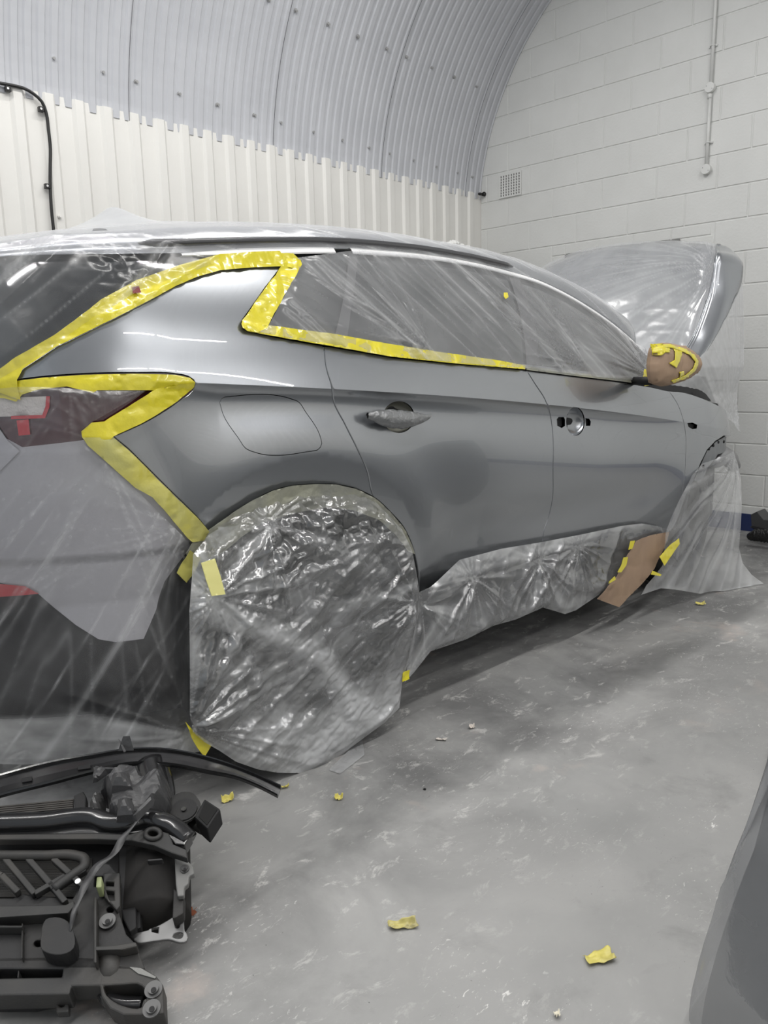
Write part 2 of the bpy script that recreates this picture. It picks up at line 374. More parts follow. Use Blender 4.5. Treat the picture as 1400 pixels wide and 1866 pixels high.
# arched corrugated lining
AC=(2.394,2.511); AR=2.095
def prof():
    P=[(4.478,2.70)]
    for a in np.linspace(R(7.5),R(64),26): P.append((AC[0]+AR*math.cos(a),AC[1]+AR*math.sin(a)))
    p1=np.array(P[-1]);p3=np.array([.68,5.02]);t=np.array([-math.sin(R(64)),math.cos(R(64))])
    for u in np.linspace(0,1,15)[1:]:
        b=p1+t*.9; c=p3+np.array([1.1,0]); q=(1-u)**3*p1+3*u*(1-u)**2*b+3*u*u*(1-u)*c+u**3*p3; P.append(tuple(q))
    P+= [(1.36-y,z) for y,z in P[::-1][1:]]
    return np.array(P)
PR=prof(); T=np.gradient(PR,axis=0); T/=np.linalg.norm(T,axis=1)[:,None]; NI=np.stack([-T[:,1],T[:,0]],1)
seams=[1.43-.0,2.475,3.53,4.58,5.62]
per=.0705; xs=[];dd=[]
n=int((D-X0)/per)+1
for k in range(n):
    x=X0+k*per
    for u,h in ((0,0),(.30,0),(.42,1),(.88,1)):
        if x+u*per<D: xs.append(x+u*per); dd.append(h*.0095)
xs.append(D);dd.append(0)
xs=np.array(xs);dd=np.array(dd)
V=np.zeros((len(PR),len(xs),3))
for i in range(len(PR)):
    V[i,:,0]=xs; V[i,:,1]=PR[i,0]+NI[i,0]*dd; V[i,:,2]=PR[i,1]+NI[i,1]*dd
m_=len(xs); Vi=V.reshape(-1,3); F=[(i*m_+j,i*m_+j+1,(i+1)*m_+j+1,(i+1)*m_+j) for i in range(len(PR)-1) for j in range(m_-1)]
Vo=[]; 
for i in range(len(PR)):
    for x in (X0,D): Vo.append((x,PR[i,0]-NI[i,0]*.05,PR[i,1]-NI[i,1]*.05))
mb=MB(); mb.add(Vi,F); mb.add(Vo,[(2*i,2*i+2,2*i+3,2*i+1) for i in range(len(PR)-1)])
ceil=mb.build('ceiling',ROOFM,loc=(0,0,2.73)); tag(ceil,kind='structure')
LOC[ceil.name]=np.array([0,0,2.73])
# lapped sheet edges on the lining
lap=MB()
for sx in seams:
    P=[(sx,PR[i,0]+NI[i,0]*.0135,PR[i,1]+NI[i,1]*.0135) for i in range(0,40)]
    lap.tube(P,.0016,5)
for z0 in (3.83,):
    i=int(np.argmin(abs(PR[:30,1]-z0)));
lap.build('sheet_seam',mat('seam_shadow_gap',(.12,.12,.13),.8),ceil)
# bolts through the lining
bol=MB(); bol.disc((0,0,0),(0,-1,0),.014,.006,12); bol.disc((0,-.006,0),(0,-1,0),.0085,.010,8)
first=None
def arch_y(z): return AC[0]+math.sqrt(AR**2-(z-AC[1])**2)
brow=[(x,2.925-.016*(x-2)) for x in (2.04,2.32,2.525,2.809,3.086,3.371,3.589,3.879,4.156,4.434,4.658,4.934,5.216,5.495,5.702)]+[(x,3.545-.014*(x-2)) for x in (2.5,2.78,3.08,3.36,3.577,3.858,4.134,4.425,4.637,4.925,5.199,5.488)]
for x,z in brow:
    y=arch_y(z)-.003
    if first is None:
        b=bol.build('roof_bolt',BOLTM,ceil,loc=(0,0,0)); first=b
        me=b.data; off=LOC[ceil.name]
        for v in me.vertices: v.co+=Vector(off)
    else:
        b=first.copy(); C.objects.link(b); b.parent=ceil
    b.location=Vector((x,y,z))-Vector(LOC[ceil.name])
    b.rotation_euler=(math.atan2(z-AC[1],math.sqrt(AR**2-(z-AC[1])**2)),0,0)
# block wall in stretcher bond, 450 x 225 mm
z00=.1876; y00=4.179
def in_arch(y,z):
    if z<=2.735: return YR<y<W
    P=np.concatenate([PR,[(YR,2.735)]]); return bool(inpoly(np.array([y]),np.array([z]),P)[0])
wm=MB(); wm.add([(D,YR,0),(D,W,0),(D,W,5.1),(D,YR,5.1),(D+.08,YR,0),(D+.08,W,0),(D+.08,W,5.1),(D+.08,YR,5.1)],[(3,2,1,0),(4,5,6,7),(0,1,5,4),(2,3,7,6)])
OP=(2.63,3.60,0.95,2.128)
def block(y0,y1,z0,z1,g=.0035,d=.006):
    y0=max(y0,YR);y1=min(y1,W)
    if y1-y0<.03 or z1-z0<.03: return
    e=.004
    b=[(D,y0+g,z0+g),(D,y1-g,z0+g),(D,y1-g,z1-g),(D,y0+g,z1-g)]
    t=[(D-d,y0+g+e,z0+g+e),(D-d,y1-g-e,z0+g+e),(D-d,y1-g-e,z1-g-e),(D-d,y0+g+e,z1-g-e)]
    wm.add(b+t,[(7,6,5,4),(0,1,5,4),(1,2,6,5),(2,3,7,6),(3,0,4,7)])
for k in range(-1,22):
    z0=max(z00+.225*k,.0); z1=z00+.225*(k+1)
    for j in range(-3,20):
        odd=0 if k%2==0 else .5     # row k covers course line k..k+1 (fitted)
        yb=y00-.45*(j+odd); ya=yb-.45
        if z1>4.98: continue
        if k in(4,5,6,7,8) and ya<OP[1] and yb>OP[0]:
            if k==8:
                continue
            if yb>OP[1]: block(OP[1],yb,z0,z1)
            if ya<OP[0]: block(ya,OP[0],z0,z1)
            continue
        block(ya,yb,z0,z1)
z0=z00+.225*8
for j in range(4): block(2.40+.3*j,2.70+.3*j,2.128,z00+.225*9)
block(3.60,3.729,2.128,z00+.225*9)
block(3.60,3.729,z0,2.128); block(2.379,2.63,z0,2.128)
wb=wm.build('wall_back',BRICK,loc=(D,0,0)); tag(wb,kind='structure')
wf=MB(); 
wx=D-.0075
wf.box((wx,(OP[0]+OP[1])/2,OP[3]-.02),(.004,(OP[1]-OP[0])/2,.02)); wf.box((wx,(OP[0]+OP[1])/2,OP[2]+.02),(.004,(OP[1]-OP[0])/2,.02))
wf.box((wx,OP[0]+.02,1.5),(.004,.02,.6)); wf.box((wx,OP[1]-.02,1.5),(.004,.02,.6)); wf.box((wx,3.1,1.5),(.004,.02,.58))
WINF=mat('grey_window_frame',(.18,.18,.175),.5)
wo=wf.build('window_1',WINF,loc=(D,3.1,1)); tag(wo,kind='structure')
g=MB(); g.box((wx+.002,3.1,1.52),(.002,.48,.575)); g.build('window_pane',mat('dark_pane',(.05,.05,.05),.2),wo)
tb=MB(); tb.box((D-.009,(YR+W)/2,.0635),(.0045,(W-YR)/2,.0635)); tag(tb.build('baseboard_back',BLUE),kind='structure')
# air brick
vt=thing('air_brick','square white plastic air vent with rows of square holes in the block wall','vent',(D-.006,4.15,2.66))
vm=MB(); NY,NZ=8,8; y0,y1,z0,z1=4.035,4.265,2.672,2.866
ys=np.linspace(y1-.022,y0+.022,NY); zs=np.linspace(z0+.02,z1-.02,NZ); hh=.0056
pl=MB(); yy=[y0]+sorted([v for q in ys for v in (q-hh,q+hh)])+[y1]; zz=[z0]+sorted([v for q in zs for v in (q-hh*1.35,q+hh*1.35)])+[z1]
for a in range(len(yy)-1):
    for b in range(len(zz)-1):
        if a%2==1 and b%2==1: continue
        pl.box((D-.013,(yy[a]+yy[a+1])/2,(zz[b]+zz[b+1])/2),(.004,(yy[a+1]-yy[a])/2,(zz[b+1]-zz[b])/2))
pl.build('grille_plate',BRICK,vt)
b=MB(); b.box((D-.008,4.15,2.769),(.001,.11,.094)); b.build('vent_cavity',BLACK,vt)
# conduit on block wall
cb=thing('wall_conduit','white painted vertical conduit pipe with two round junction boxes on the block wall','conduit',(D,2.447,2.57))
WC=mat('white_conduit_paint',(.66,.665,.65),.4)
m1=MB(); m1.tube([(D-.024,2.447,3.12),(D-.024,2.441,3.6),(D-.024,2.436,4.3)],.0115,12); m1.build('conduit_pipe',WC,cb,True)
m1=MB(); m1.tube([(D-.024,2.452,2.60),(D-.024,2.447,3.05)],.0115,12); m1.build('conduit_pipe',WC,cb,True)
for z in (3.115,2.577):
    m1=MB(); m1.disc((D-.006,2.45,z),(-1,0,0),.034,.036,28); q=m1.build('junction_box',WC,cb,False,.003)
    for dy,dz in ((.02,.012),(-.02,-.012)): m1=MB(); m1.disc((D-.042,2.45+dy,z+dz),(-1,0,0),.004,.002,8); m1.build('cover_screw',BOLTM,q)
m1=MB(); m1.disc((D-.024,2.45,3.075),(0,0,-1),.016,.03,16); m1.build('conduit_coupler',WC,cb,True)
for z in (3.385,2.755):
    m1=MB(); m1.box((D-.012,2.447,z),(.006,.030,.006)); m1.tube([(D-.006,2.47,z),(D-.03,2.462,z),(D-.037,2.447,z),(D-.03,2.432,z),(D-.006,2.424,z)],.004,6); m1.build('saddle_clip',WC,cb)
# black cable on clad wall
cbl=thing('black_cable','black cable bending down the white clad wall above the car','cable',(1.95,W-.02,1.4))
P=[(1.55,2.72),(1.65,2.731),(1.755,2.735),(1.815,2.738),(1.875,2.735),(1.922,2.717),(1.957,2.689),(1.974,2.639),(1.978,2.557),(1.979,2.46),(1.969,2.368),(1.959,2.275),(1.953,2.152),(1.954,2.028),(1.955,1.6),(1.955,1.3)]
P3=[(x,W-.026,z) for x,z in smooth_line(P,70)]
m1=MB(); m1.tube(P3,.0085,10); m1.build('cable_run',CABLE,cbl,True)
for x,z in ((1.783,2.715),(1.948,2.650),(1.942,2.258)):
    m1=MB(); m1.box((x,W-.024,z),(.014,.013,.013)); q=m1.build('cable_clip',CABLE,cbl,bevel=.003)
    m1=MB(); m1.disc((x-.004,W-.036,z),(0,-1,0),.006,.004,10); m1.build('clip_nail',mat('nail_head',(.8,.8,.8),.3,.6),q)
m1=MB(); m1.disc((1.995,W-.02,2.107),(0,-1,0),.010,.008,12); m1.disc((1.995,W-.028,2.107),(0,-1,0),.006,.007,8); tag(m1.build('wall_bolt',WHITE),'small white painted bolt head on the clad wall right of the black cable','bolt')
m1=MB(); m1.tube([(D-.01,W-.03,2.738),(D-.05,W-.04,2.735),(D-.09,W-.05,2.73)],.012,10); m1.tube([(D-.01,W-.045,2.738),(D-.03,W-.055,2.738)],.018,10)
tag(m1.build('pipe_stub',CABLE,smooth=True),'tiny black pipe end in the corner where roof lining meets block wall','pipe')
# foam on the ledge by the block wall, beyond the car roof
V=[];F=[]
m1=MB()
c0=at_plane(828,443,(0,W-.25,0),(0,1,0))
for i in range(9):
    u=i/8-.5; c=c0+np.array([u*.34,random.uniform(-.03,.03),-.03+.028*math.cos(u*4)+random.uniform(-.008,.008)])
    n=8; Vv=[];
    for a in range(n):
        for b in range(5):
            th=2*math.pi*a/n; ph=math.pi*(b+.5)/5; r=.036*random.uniform(.7,1.25)
            Vv.append(c+r*np.array([math.sin(ph)*math.cos(th)*1.2,math.sin(ph)*math.sin(th),math.cos(ph)*.7]))
    m1.add(Vv,[(a*5+b,((a+1)%n)*5+b,((a+1)%n)*5+b+1,a*5+b+1) for a in range(n) for b in range(4)])
o=m1.build('foam_offcut',mat('white_foam',(.86,.86,.84),.8)); tag(o,'crumpled white packing foam on the ledge behind the car roof by the corner','foam')
lg=MB(); cz=c0[2]-.075; lg.box((c0[0]-.1,W-.27,cz/2),(.5,.22,cz/2)); tag(lg.build('storage_cabinet',mat('white_cabinet',(.62,.62,.6),.5),bevel=.01),'white cabinet behind the car with packing foam on top','cabinet')
# LED battens under the roof
for i,(y,x,p,zz) in enumerate(BAT):
    hd=MB(); hd.box((x,y,zz+.035),(.76,.045,.022))
    t=thing('batten_light','white LED batten light hanging under the roof lining','light',(x,y,zz+.06),'LED battens under the roof')
    hd.build('batten_housing',WC,t,bevel=.005)
    tu=MB(); tu.box((x,y,zz+.008),(.74,.022,.006)); tu.build('diffuser',mat('batten_diffuser',(.9,.9,.9),.4,emit=((1,1,1),3)),t)
    
    for dx in (-.5,.5): hb=MB(); hb.tube([(x+dx,y,zz+.05),(x+dx,y-(.12 if zz<3.6 else 0),zz+.3)],.003,6); hb.build('hanger_wire',CABLE,t)
    ld=bpy.data.lights.new('batten_lamp','AREA'); ld.shape='RECTANGLE'; ld.size=1.45; ld.size_y=.05; ld.energy=p; ld.color=(1,.985,.96)
    lo=bpy.data.objects.new('batten_lamp',ld); C.objects.link(lo); lo.parent=t; lo.location=(0,0,-.062)
# ------------------------------------------------------------------ car
car=thing('car','grey sport utility car wrapped in clear masking film with its bonnet raised','car',tuple(CA+CS*1.4-CN*.9))
ARCH=[(382,970),(421,938),(464,911),(500,894),(532,886),(579,883),(614,884),(650,892),(682,907),(711,933),(736,961),(752,994),(762,1033),(767,1083)]
QTOP=[(30,693),(41,671),(103,630),(165,600),(231,567),(321,520),(360,503),(403,491),(460,486),(514,483)]
QWIN=[(514,483),(483,526),(443,583),(440,591),(443,599),(451,603),(503,614),(545,622),(589,630)]
GAP1=[(591,631),(595,670),(606,710),(607,725),(630,775),(650,815),(670,860),(679,900),(682,907)]
QREAR=[(382,970),(312,896.5),(233,818),(206,795)]
LAMP=[(206,795),(271,765),(326,730),(353,708),(355.6,697),(345,687.5),(320,682),(244,680),(152,682),(81,687),(30,693)]
FUEL=[(400,733),(406,724),(420,722),(530,726),(545,732),(556,748),(584,795),(587,810),(580,820),(565,823),(465,825),(448,818),(435,800),(405,752)]
GAP2=[(960,675),(975,699),(994,729),(1002,752),(1006,774),(1008.5,810),(1008,850),(1006,915),(999,945),(992,965),(988,997)]
DBOT=[(988,990),(915,1002),(840,1022),(800,1060),(785,1072),(767,1083)]
BELT1=[(591,631),(600,631),(714,651),(829,663),(900,668),(960,675)]
BELT2=[(960,675),(1048,686),(1117,694),(1186,705),(1220,713)]
GAP3=[(1220,713),(1235,736),(1245.5,766),(1250,793),(1250,826),(1248.5,859),(1244,895),(1235,940),(1222,968)]
FB=[(1222,968),(1196,960),(1170,956),(1135,960),(1060,976),(988,990)]
def curve(P,n=None):
    return [tuple(p) for p in smooth_line(P,n or len(P)*4)]
FUELc=curve(FUEL+[FUEL[0]],60)[:-1]
HR=(727,760,29,29); HF=(1049,768,17,26)
def ell(c,n=36): return [(c[0]+c[2]*math.cos(2*math.pi*i/n),c[1]+c[3]*math.sin(2*math.pi*i/n)) for i in range(n)]
archc=curve(ARCH,60)
qp=QTOP+QWIN[1:]+curve(GAP1,30)[1:]+archc[:archc.index(min(archc,key=lambda p:abs(p[0]-682)+abs(p[1]-907)))+1][::-1]+QREAR[1:]+curve(LAMP,50)[1:-1]
i1=archc.index(min(archc,key=lambda p:abs(p[0]-682)+abs(p[1]-907)))
G=.0030
fuel2=px2sz(FUELc)
q=pobj('quarter_panel',qp,PAINT,car,res=.016,shrink=G,thick=.016,exact=True,holes=[fuel2]) 
pobj('fuel_door',px2sz(FUELc).tolist(),PAINT,car,res=.016,shrink=.0022,thick=.012,exact=True,px=False)
dr=BELT1+curve(GAP2,34)[1:-1]+DBOT+archc[i1:-1][::-1]+curve(GAP1,30)[1:-1][::-1]
rd=pobj('rear_door',dr,PAINT,car,res=.016,shrink=G,thick=.016,exact=True,holes=[px2sz(ell(HR))])
LOC[rd.name]=LOC[car.name]
KH=[[(1015,764),(1018,760),(1028,760),(1030,765),(1030,776),(1024,780),(1016,776)],[(1067,762),(1074,763),(1077,768),(1076,776),(1068,776)]]
fd_=BELT2+curve(GAP3,30)[1:-1]+FB+curve(GAP2,34)[1:-1][::-1]
fd=pobj('front_door',fd_,PAINT,car,res=.016,shrink=G,thick=.016,exact=True,holes=[px2sz(ell(HF))]+[px2sz(k) for k in KH])
LOC[fd.name]=LOC[car.name]
FEND=curve([(1220,713),(1232,713),(1280,725.5),(1325,748),(1352,767.5),(1362,787),(1363,811),(1352,830)],30)+[(1347,808),(1335,797),(1319,794.5),(1304,804),(1289,820),(1277,844),(1265,874),(1250,904),(1240,932),(1230,958),(1222,968)]+curve(GAP3,30)[1:-1][::-1]
IND=[(1253,771),(1262,770),(1271,774),(1270,781),(1262,782),(1255,778)]
fe=pobj('front_wing',FEND,PAINT,car,res=.02,shrink=G,thick=.02,exact=True,holes=[px2sz(IND)])
pobj('indicator_socket',[(1249,767),(1275,769),(1275,786),(1251,783)],BLACK,car,off=-.018,res=.02)
for k in KH: pobj('handle_socket',[(x+(x-sum(q[0] for q in k)/len(k))*.6,y+(y-sum(q[1] for q in k)/len(k))*.6) for x,y in k],BLACK,fd,off=-.016,res=.02)
def bowl(name,c,depth,parent,m,k=1.02):
    P=px2sz(ell(c,48)); cs=P.mean(0); Q=cs+(P-cs)*k; V=[];F=[];n=48;rn=14;Nn=[]
    for i in range(rn+1):
        f=i/rn; L_=cs+(Q-cs)*f; wv=Wf(L_[:,0],L_[:,1])-.002-depth*np.sqrt(np.maximum(1-f**2.4,0)); V+=list(car_pt(L_[:,0],L_[:,1],wv))
    for i in range(rn):
        for j in range(n): F.append((i*n+j,(i+1)*n+j,(i+1)*n+(j+1)%n,i*n+(j+1)%n))
    return mk(name,V,F,m,parent,True)
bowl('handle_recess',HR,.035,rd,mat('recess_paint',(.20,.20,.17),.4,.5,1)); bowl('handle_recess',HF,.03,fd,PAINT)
# rear handle wrapped in film
hs_,hz_=zip(*[solve(x,y,.03) for x,y in ((670,757),(676,758),(700,762),(735,764),(770,762),(780,760),(785,757))])
hr=[.010,.024,.032,.031,.027,.018,.006]; L=smooth_line(np.stack([hs_,hz_],1),40); rr=np.interp(np.linspace(0,1,40),np.linspace(0,1,7),hr)
V=[];F=[];n=20
for i in range(40):
    for k in range(n):
        a=2*math.pi*k/n; r=rr[i]*(1+.10*(vn(i*.6,k*.5,4)-.5)*2); s=L[i,0];z=L[i,1]+r*math.sin(a); V.append(car_pt(s,z,float(Wf(L[i,0],L[i,1]))+.028+r*.62*math.cos(a)+.004*vn(i*1.1,k*.9,8)))
F=[(i*n+k,(i+1)*n+k,(i+1)*n+(k+1)%n,i*n+(k+1)%n) for i in range(39) for k in range(n)]
WRAP=mat('film_wrapped_handle',(.24,.245,.25),.25,.5,1,.1,bump=(70,.8,.006))
h=mk('door_handle',V,F,WRAP,rd,True); h['label']='door handle wrapped in crumpled film'
# body behind the gaps
core=curve([(-300,1250),(-300,500),(0,455),(200,440),(340,462),(630,460),(800,470),(985,512),(1163,632),(1200,690),(1280,727),(1330,752),(1360,790),(1360,815),(1345,806),(1319,797),(1289,824),(1262,885),(1230,965)],80)+[(1170,975),(988,1015),(860,1050),(800,1120),(775,1120),(765,1030),(745,985),(680,905),(579,883),(464,911),(382,975),(350,1040),(330,1200),(230,1290)]
pobj('body_shell',core,BLACK,car,off=-.032,res=.05)
# wheels
def wheel(s,wo,name,steer=0):
    t=bpy.data.objects.new(name,None); C.objects.link(t); t.parent=car; LOC[t.name]=LOC[car.name]
    c=car_pt(s,.365,wo-.11); ax=CN*math.cos(steer)+CS*math.sin(steer); f=np.cross(ax,[0,0,1.]); up=np.array([0,0,1.])
    pr=[(-.11,.22),(-.115,.30),(-.10,.35),(-.06,.363),(.06,.363),(.10,.35),(.115,.30),(.11,.235)]
    V=[];n=64
    for o_,r in pr:
        for k in range(n):
            a=2*math.pi*k/n; V.append(c+ax*o_+r*(math.cos(a)*f+math.sin(a)*up))
    F=[(i*n+k,i*n+(k+1)%n,(i+1)*n+(k+1)%n,(i+1)*n+k) for i in range(len(pr)-1) for k in range(n)]
    mk('tyre',V,F,TYRE,t,True)
    V=[]
    for o_,r in ((.11,.238),(.09,.225),(.02,.21),(-.05,.20)):
        for k in range(n):
            a=2*math.pi*k/n; V.append(c+ax*o_+r*(math.cos(a)*f+math.sin(a)*up))
    m1=MB(); m1.add(V,[(i*n+k,i*n+(k+1)%n,(i+1)*n+(k+1)%n,(i+1)*n+k) for i in range(3) for k in range(n)])
    m1.disc(c+ax*.0,ax,.20,.005,48)
    rim=m1.build('rim_barrel',mat('dark_barrel',(.05,.05,.05),.4,.8),t,True)
    m1=MB()
    for k in range(5):
        for dv in(-.13,.13):
            a=2*math.pi*k/5+.3; b=a+dv; p0=c+ax*.085+.05*(math.cos(a)*f+math.sin(a)*up); p1=c+ax*.098+.228*(math.cos(b)*f+math.sin(b)*up); d=(p1-p0); L_=np.linalg.norm(d); d/=L_; e=np.cross(ax,d)
            m1.box((p0+p1)/2,(L_/2,.016,.014),(d,e,ax))
    m1.disc(c+ax*.07,ax,.06,.035,24); m1.build('alloy_spokes',ALLOY,t,bevel=.004)
    return t
wheel(.13,.03,'rear_wheel'); wheel(2.84,-.11,'front_wheel',R(4)); wheel(.13,-1.62,'rear_wheel'); wheel(2.84,-1.6,'front_wheel')
# under body so that no light passes beneath
m1=MB(); ax=(CS,CN,np.array([0,0,1.]))
m1.box(car_pt(1.45,.52,-.88),(.85,.72,.24),ax); m1.box(car_pt(-.35,.62,-.9),(.22,.6,.22),ax); m1.box(car_pt(2.85,.62,-.9),(.55,.55,.30),ax); m1.box(car_pt(.13,.75,-.9),(.5,.55,.22),ax); m1.box(car_pt(3.18,.55,-.90),(.22,.68,.25),ax)
m1.build('under_body',BLACK,car)
m1=MB(); m1.add(*[list(car_pt(*zip(*[(s,z,w_) for s,z,w_ in ((.72,.42,-.06),(2.45,.40,-.06),(2.45,.26,-.12),(.72,.26,-.12),(.72,.26,-.3),(2.45,.26,-.3))]))),[(0,1,2,3),(3,2,5,4)]]); m1.build('sill',DARKPL,car)
# tail lamp, bumper, tailgate
LIN=[(206,795),(163,803),(147,803),(41,815),(14,800),(-10,765),(-70,758),(-70,705),(0,700)]
lamp=pobj('tail_lamp',LIN[:-1]+[(-70,700)]+curve(LAMP,40)[::-1],LENS,car,off=-.006,res=.025); LOC[lamp.name]=LOC[car.name]
pobj('reverse_lamp',[(-20,726),(86,722),(84,740),(78,757),(-20,760)],LENSW,lamp,off=.001,res=.02)
pobj('lamp_rim',[(84,722),(91,722),(90,742),(82,762),(20,764),(20,758),(77,756),(83,740)],LENSR,lamp,off=.003,res=.02)
pobj('brake_lamp',[(30,766),(52,764),(55,792),(34,794)],LENSR,lamp,off=.002,res=.02)
ZB=solve(110,1016)[1]
def Wb(s,z): return Wf(s,np.maximum(z,.62))-.010*np.clip((ZB-z)/.012,0,1)*np.clip(1-(ZB-z)/.25,0,1)
BL=[(0,1062),(70,1082),(100,1108),(140,1140),(180,1165),(210,1170),(262,1164),(285,1110),(300,1060),(318,1035),(345,1000)]
pobj('rear_bumper',[(14,800),(41,815),(147,803),(206,795)]+QREAR[::-1][1:]+[(345,1000)]+BL[::-1]+[(-90,1050),(-90,830)],BUMP_P,car,off=-.004,res=.02,surf=Wb,exact=True,thick=.01)
pobj('tailgate',[(14,803),(-10,768),(-90,762),(-90,890),(0,858),(36,822)],BUMP_P,car,off=.001,res=.03,surf=Wb)
pobj('rear_reflector',[(-60,1064),(0,1064),(45,1068),(71,1082),(40,1085),(-60,1090)],LENSR,car,off=.002,res=.02,surf=Wb)
def Wlow(s,z): return Wb(s,z)-.15*np.clip((.42-z)/.2,0,1)**1.5
pobj('bumper_lower_trim',[(-90,1066)]+BL[1:]+[(352,1010),(350,1100),(340,1200),(330,1290),(200,1300),(0,1300),(-90,1300)],DARKPL,car,off=-.012,res=.02,surf=Wb)
# tail glass
pobj('rear_window',[(-120,690),(-120,475),(0,452),(100,436),(205,436),(245,458),(300,480),(340,470),(330,500),(250,540),(150,590),(60,650),(20,690)],GLASS,car,off=-.02,res=.03)
pobj('roof_spoiler',[(-60,470),(0,446),(95,430),(205,431),(240,446),(215,452),(95,446),(0,466)],BUMP_P,car,off=-.01,res=.02)
# side glass and pillars
TRM=[(330,464),(400,461),(500,457.5),(560,456),(628,456.5),(700,461),(760,466),(800,471),(860,481),(926,497),(980,513),(1026,534),(1071,560),(1117,592),(1163,632),(1190,660)]
trc=curve(TRM,60)
pobj('side_window',[(541,470)]+[p for p in trc if 545<p[0]<1185]+[(1190,690),(1100,684),(960,667),(829,655),(700,641),(600,622),(470,602),(452,596),(455,580)],GLASS,car,off=-.012,res=.03)
pobj('door_pillar',[(636,462),(652,463),(640,560),(630,632),(606,628)],mat('pillar_trim',(.10,.10,.105),.4),car,off=-.004,res=.03)
pobj('door_pillar',[(926,499),(945,504),(975,590),(984,668),(960,668)],mat('pillar_trim',(.09,.09,.095),.4),car,off=-.004,res=.03)
pobj('door_pillar',[(905,668),(955,664),(1186,690),(1200,702),(1117,690),(960,673)],PAINT_IN,car,off=-.002,res=.03)
# white moulding under the roof: two lengths with a notch
def strip(name,P,hw,mt,parent,off,n=60,d=.01):
    Q=px2sz(curve(P,n),off); T_=np.gradient(Q,axis=0); T_/=np.linalg.norm(T_,axis=1)[:,None]; Nn=np.stack([-T_[:,1],T_[:,0]],1); V=[]
    sec=[(-1,-d),(-1,0),(-.6,.004),(.6,.004),(1,0),(1,-d)]
    for i in range(len(Q)):
        hh=hw(i/(len(Q)-1)) if callable(hw) else hw
        for a,b in sec:
            q=Q[i]+Nn[i]*a*hh; V.append(car_pt(q[0],q[1],float(Wf(q[0],q[1]))+off+b))
    m=len(sec); F=[(i*m+k,i*m+k+1,(i+1)*m+k+1,(i+1)*m+k) for i in range(len(Q)-1) for k in range(m-1)]
    return mk(name,V,F,mt,parent,False)
i0=min(range(60),key=lambda i:abs(trc[i][0]-630))
strip('roof_moulding',trc[:i0],lambda u:.004+.007*min(1,u*2.5),TRIMM,car,.006)
strip('roof_moulding',trc[i0+1:-2],lambda u:.011-.003*u,TRIMM,car,.006)
# roof
SIL=[(-200,470),(-60,452),(0,442),(90,430),(175,425),(280,417),(400,415),(500,416),(600,422),(700,432),(800,447),(870,459),(930,475),(980,495),(1026,516),(1071,543),(1117,575),(1163,619),(1186,648)]
silw=lambda x:np.interp(x,[600,980,1163,1200],[-.42,-.36,-.30,-.26])
qs=np.array([(*side_at(x,y,silw(x)),silw(x)) for x,y in SIL]); qt=np.array([solve(x,y-3,0) for x,y in [(-200,500),(0,470),(200,466)]+TRM])
def roofpt(s,f,off=0,lift=None):
    """f 0..1 : moulding to shoulder, 1..2 : to car centre, 2..3 : far half"""
    zt=np.interp(s,qt[:,0],qt[:,1]); wt=Wf(s,zt); zr=np.interp(s,qs[:,0],qs[:,1]); wr=np.interp(s,qs[:,0],qs[:,2]); wr=np.minimum(wr,wt-.08); zr=np.maximum(zr,zt+.01)
    a=np.clip(f,0,1)*math.pi/2; z=zt+(zr-zt)*np.sin(a); w_=wt+(wr-wt)*(1-np.cos(a)*.999)
    g=np.clip(f-1,0,1); z=z+.02*np.sin(g*math.pi/2); w_=w_+g*(-.93-wr)
    g=np.clip(f-2,0,1); w_=w_-g*.62; z=z-.05*g**2
    if lift is not None: z=z+lift(s,w_)
    ca=np.sin(a); return car_pt(s,z+off*ca,w_+off*(1-ca*.8))
def roofmesh(sr,fr,off=0,disp=None,lift=None):
    S_,F_=np.meshgrid(sr,fr,indexing='ij'); o=off+(disp(S_,F_) if disp is not None else 0); P=roofpt(S_,F_,o,lift).reshape(-1,3); n=len(fr)
    return P,[(i*n+j,(i+1)*n+j,(i+1)*n+j+1,i*n+j+1) for i in range(len(sr)-1) for j in range(n-1)]
V,F=roofmesh(np.linspace(-.62,2.3,90),np.r_[np.linspace(0,1,12),np.linspace(1.1,3,14)]); mk('roof',V,F,PAINT,car,True)
V=[];F=[]
rl=[roofpt(np.array(s),np.array(.16),.012) for s in np.linspace(-.25,1.5,40)]
m1=MB(); m1.tube(rl,[.003]+[.011]*38+[.003],8); m1.build('roof_rail',mat('roof_rail_black',(.07,.07,.075),.3,.2,.5),car,True)
fn=car_pt(np.array([-.12,.10,.12,-.10]),np.array([1.69,1.69,1.69,1.69]),np.array([-.9,-.9,-.9,-.9]))
tip_s,tip_z=side_at(175,408,-.75)
m1=MB(); b0=tip_z-.07; pts=[(tip_s-.03,b0-.02,-.72),(tip_s+.18,b0-.02,-.74),(tip_s+.18,b0-.02,-.76),(tip_s-.03,b0-.02,-.78),(tip_s-.01,tip_z-.012,-.75),(tip_s+.03,tip_z-.012,-.75)]
m1.add(list(car_pt(*zip(*pts))),[(0,1,5,4),(2,3,4,5),(1,2,5),(3,0,4),(3,2,1,0)]); m1.build('roof_aerial',DARKPL,car)
# far side and tail of the body, seen only from elsewhere
V=[];zz=[.35,.6,.9,1.1,1.35,1.6];ss=np.linspace(-.9,3.5,40)
for s in ss:
    for z in zz:
        wv=float(Wf(np.array(s),np.array(z))); V.append(car_pt(s,min(z,1.25 if s>2.2 else 9),-1.86-wv))
F=[(i*6+j,i*6+j+1,(i+1)*6+j+1,(i+1)*6+j) for i in range(39) for j in range(5)]
mk('far_body_side',V,F,PAINT,car,True)
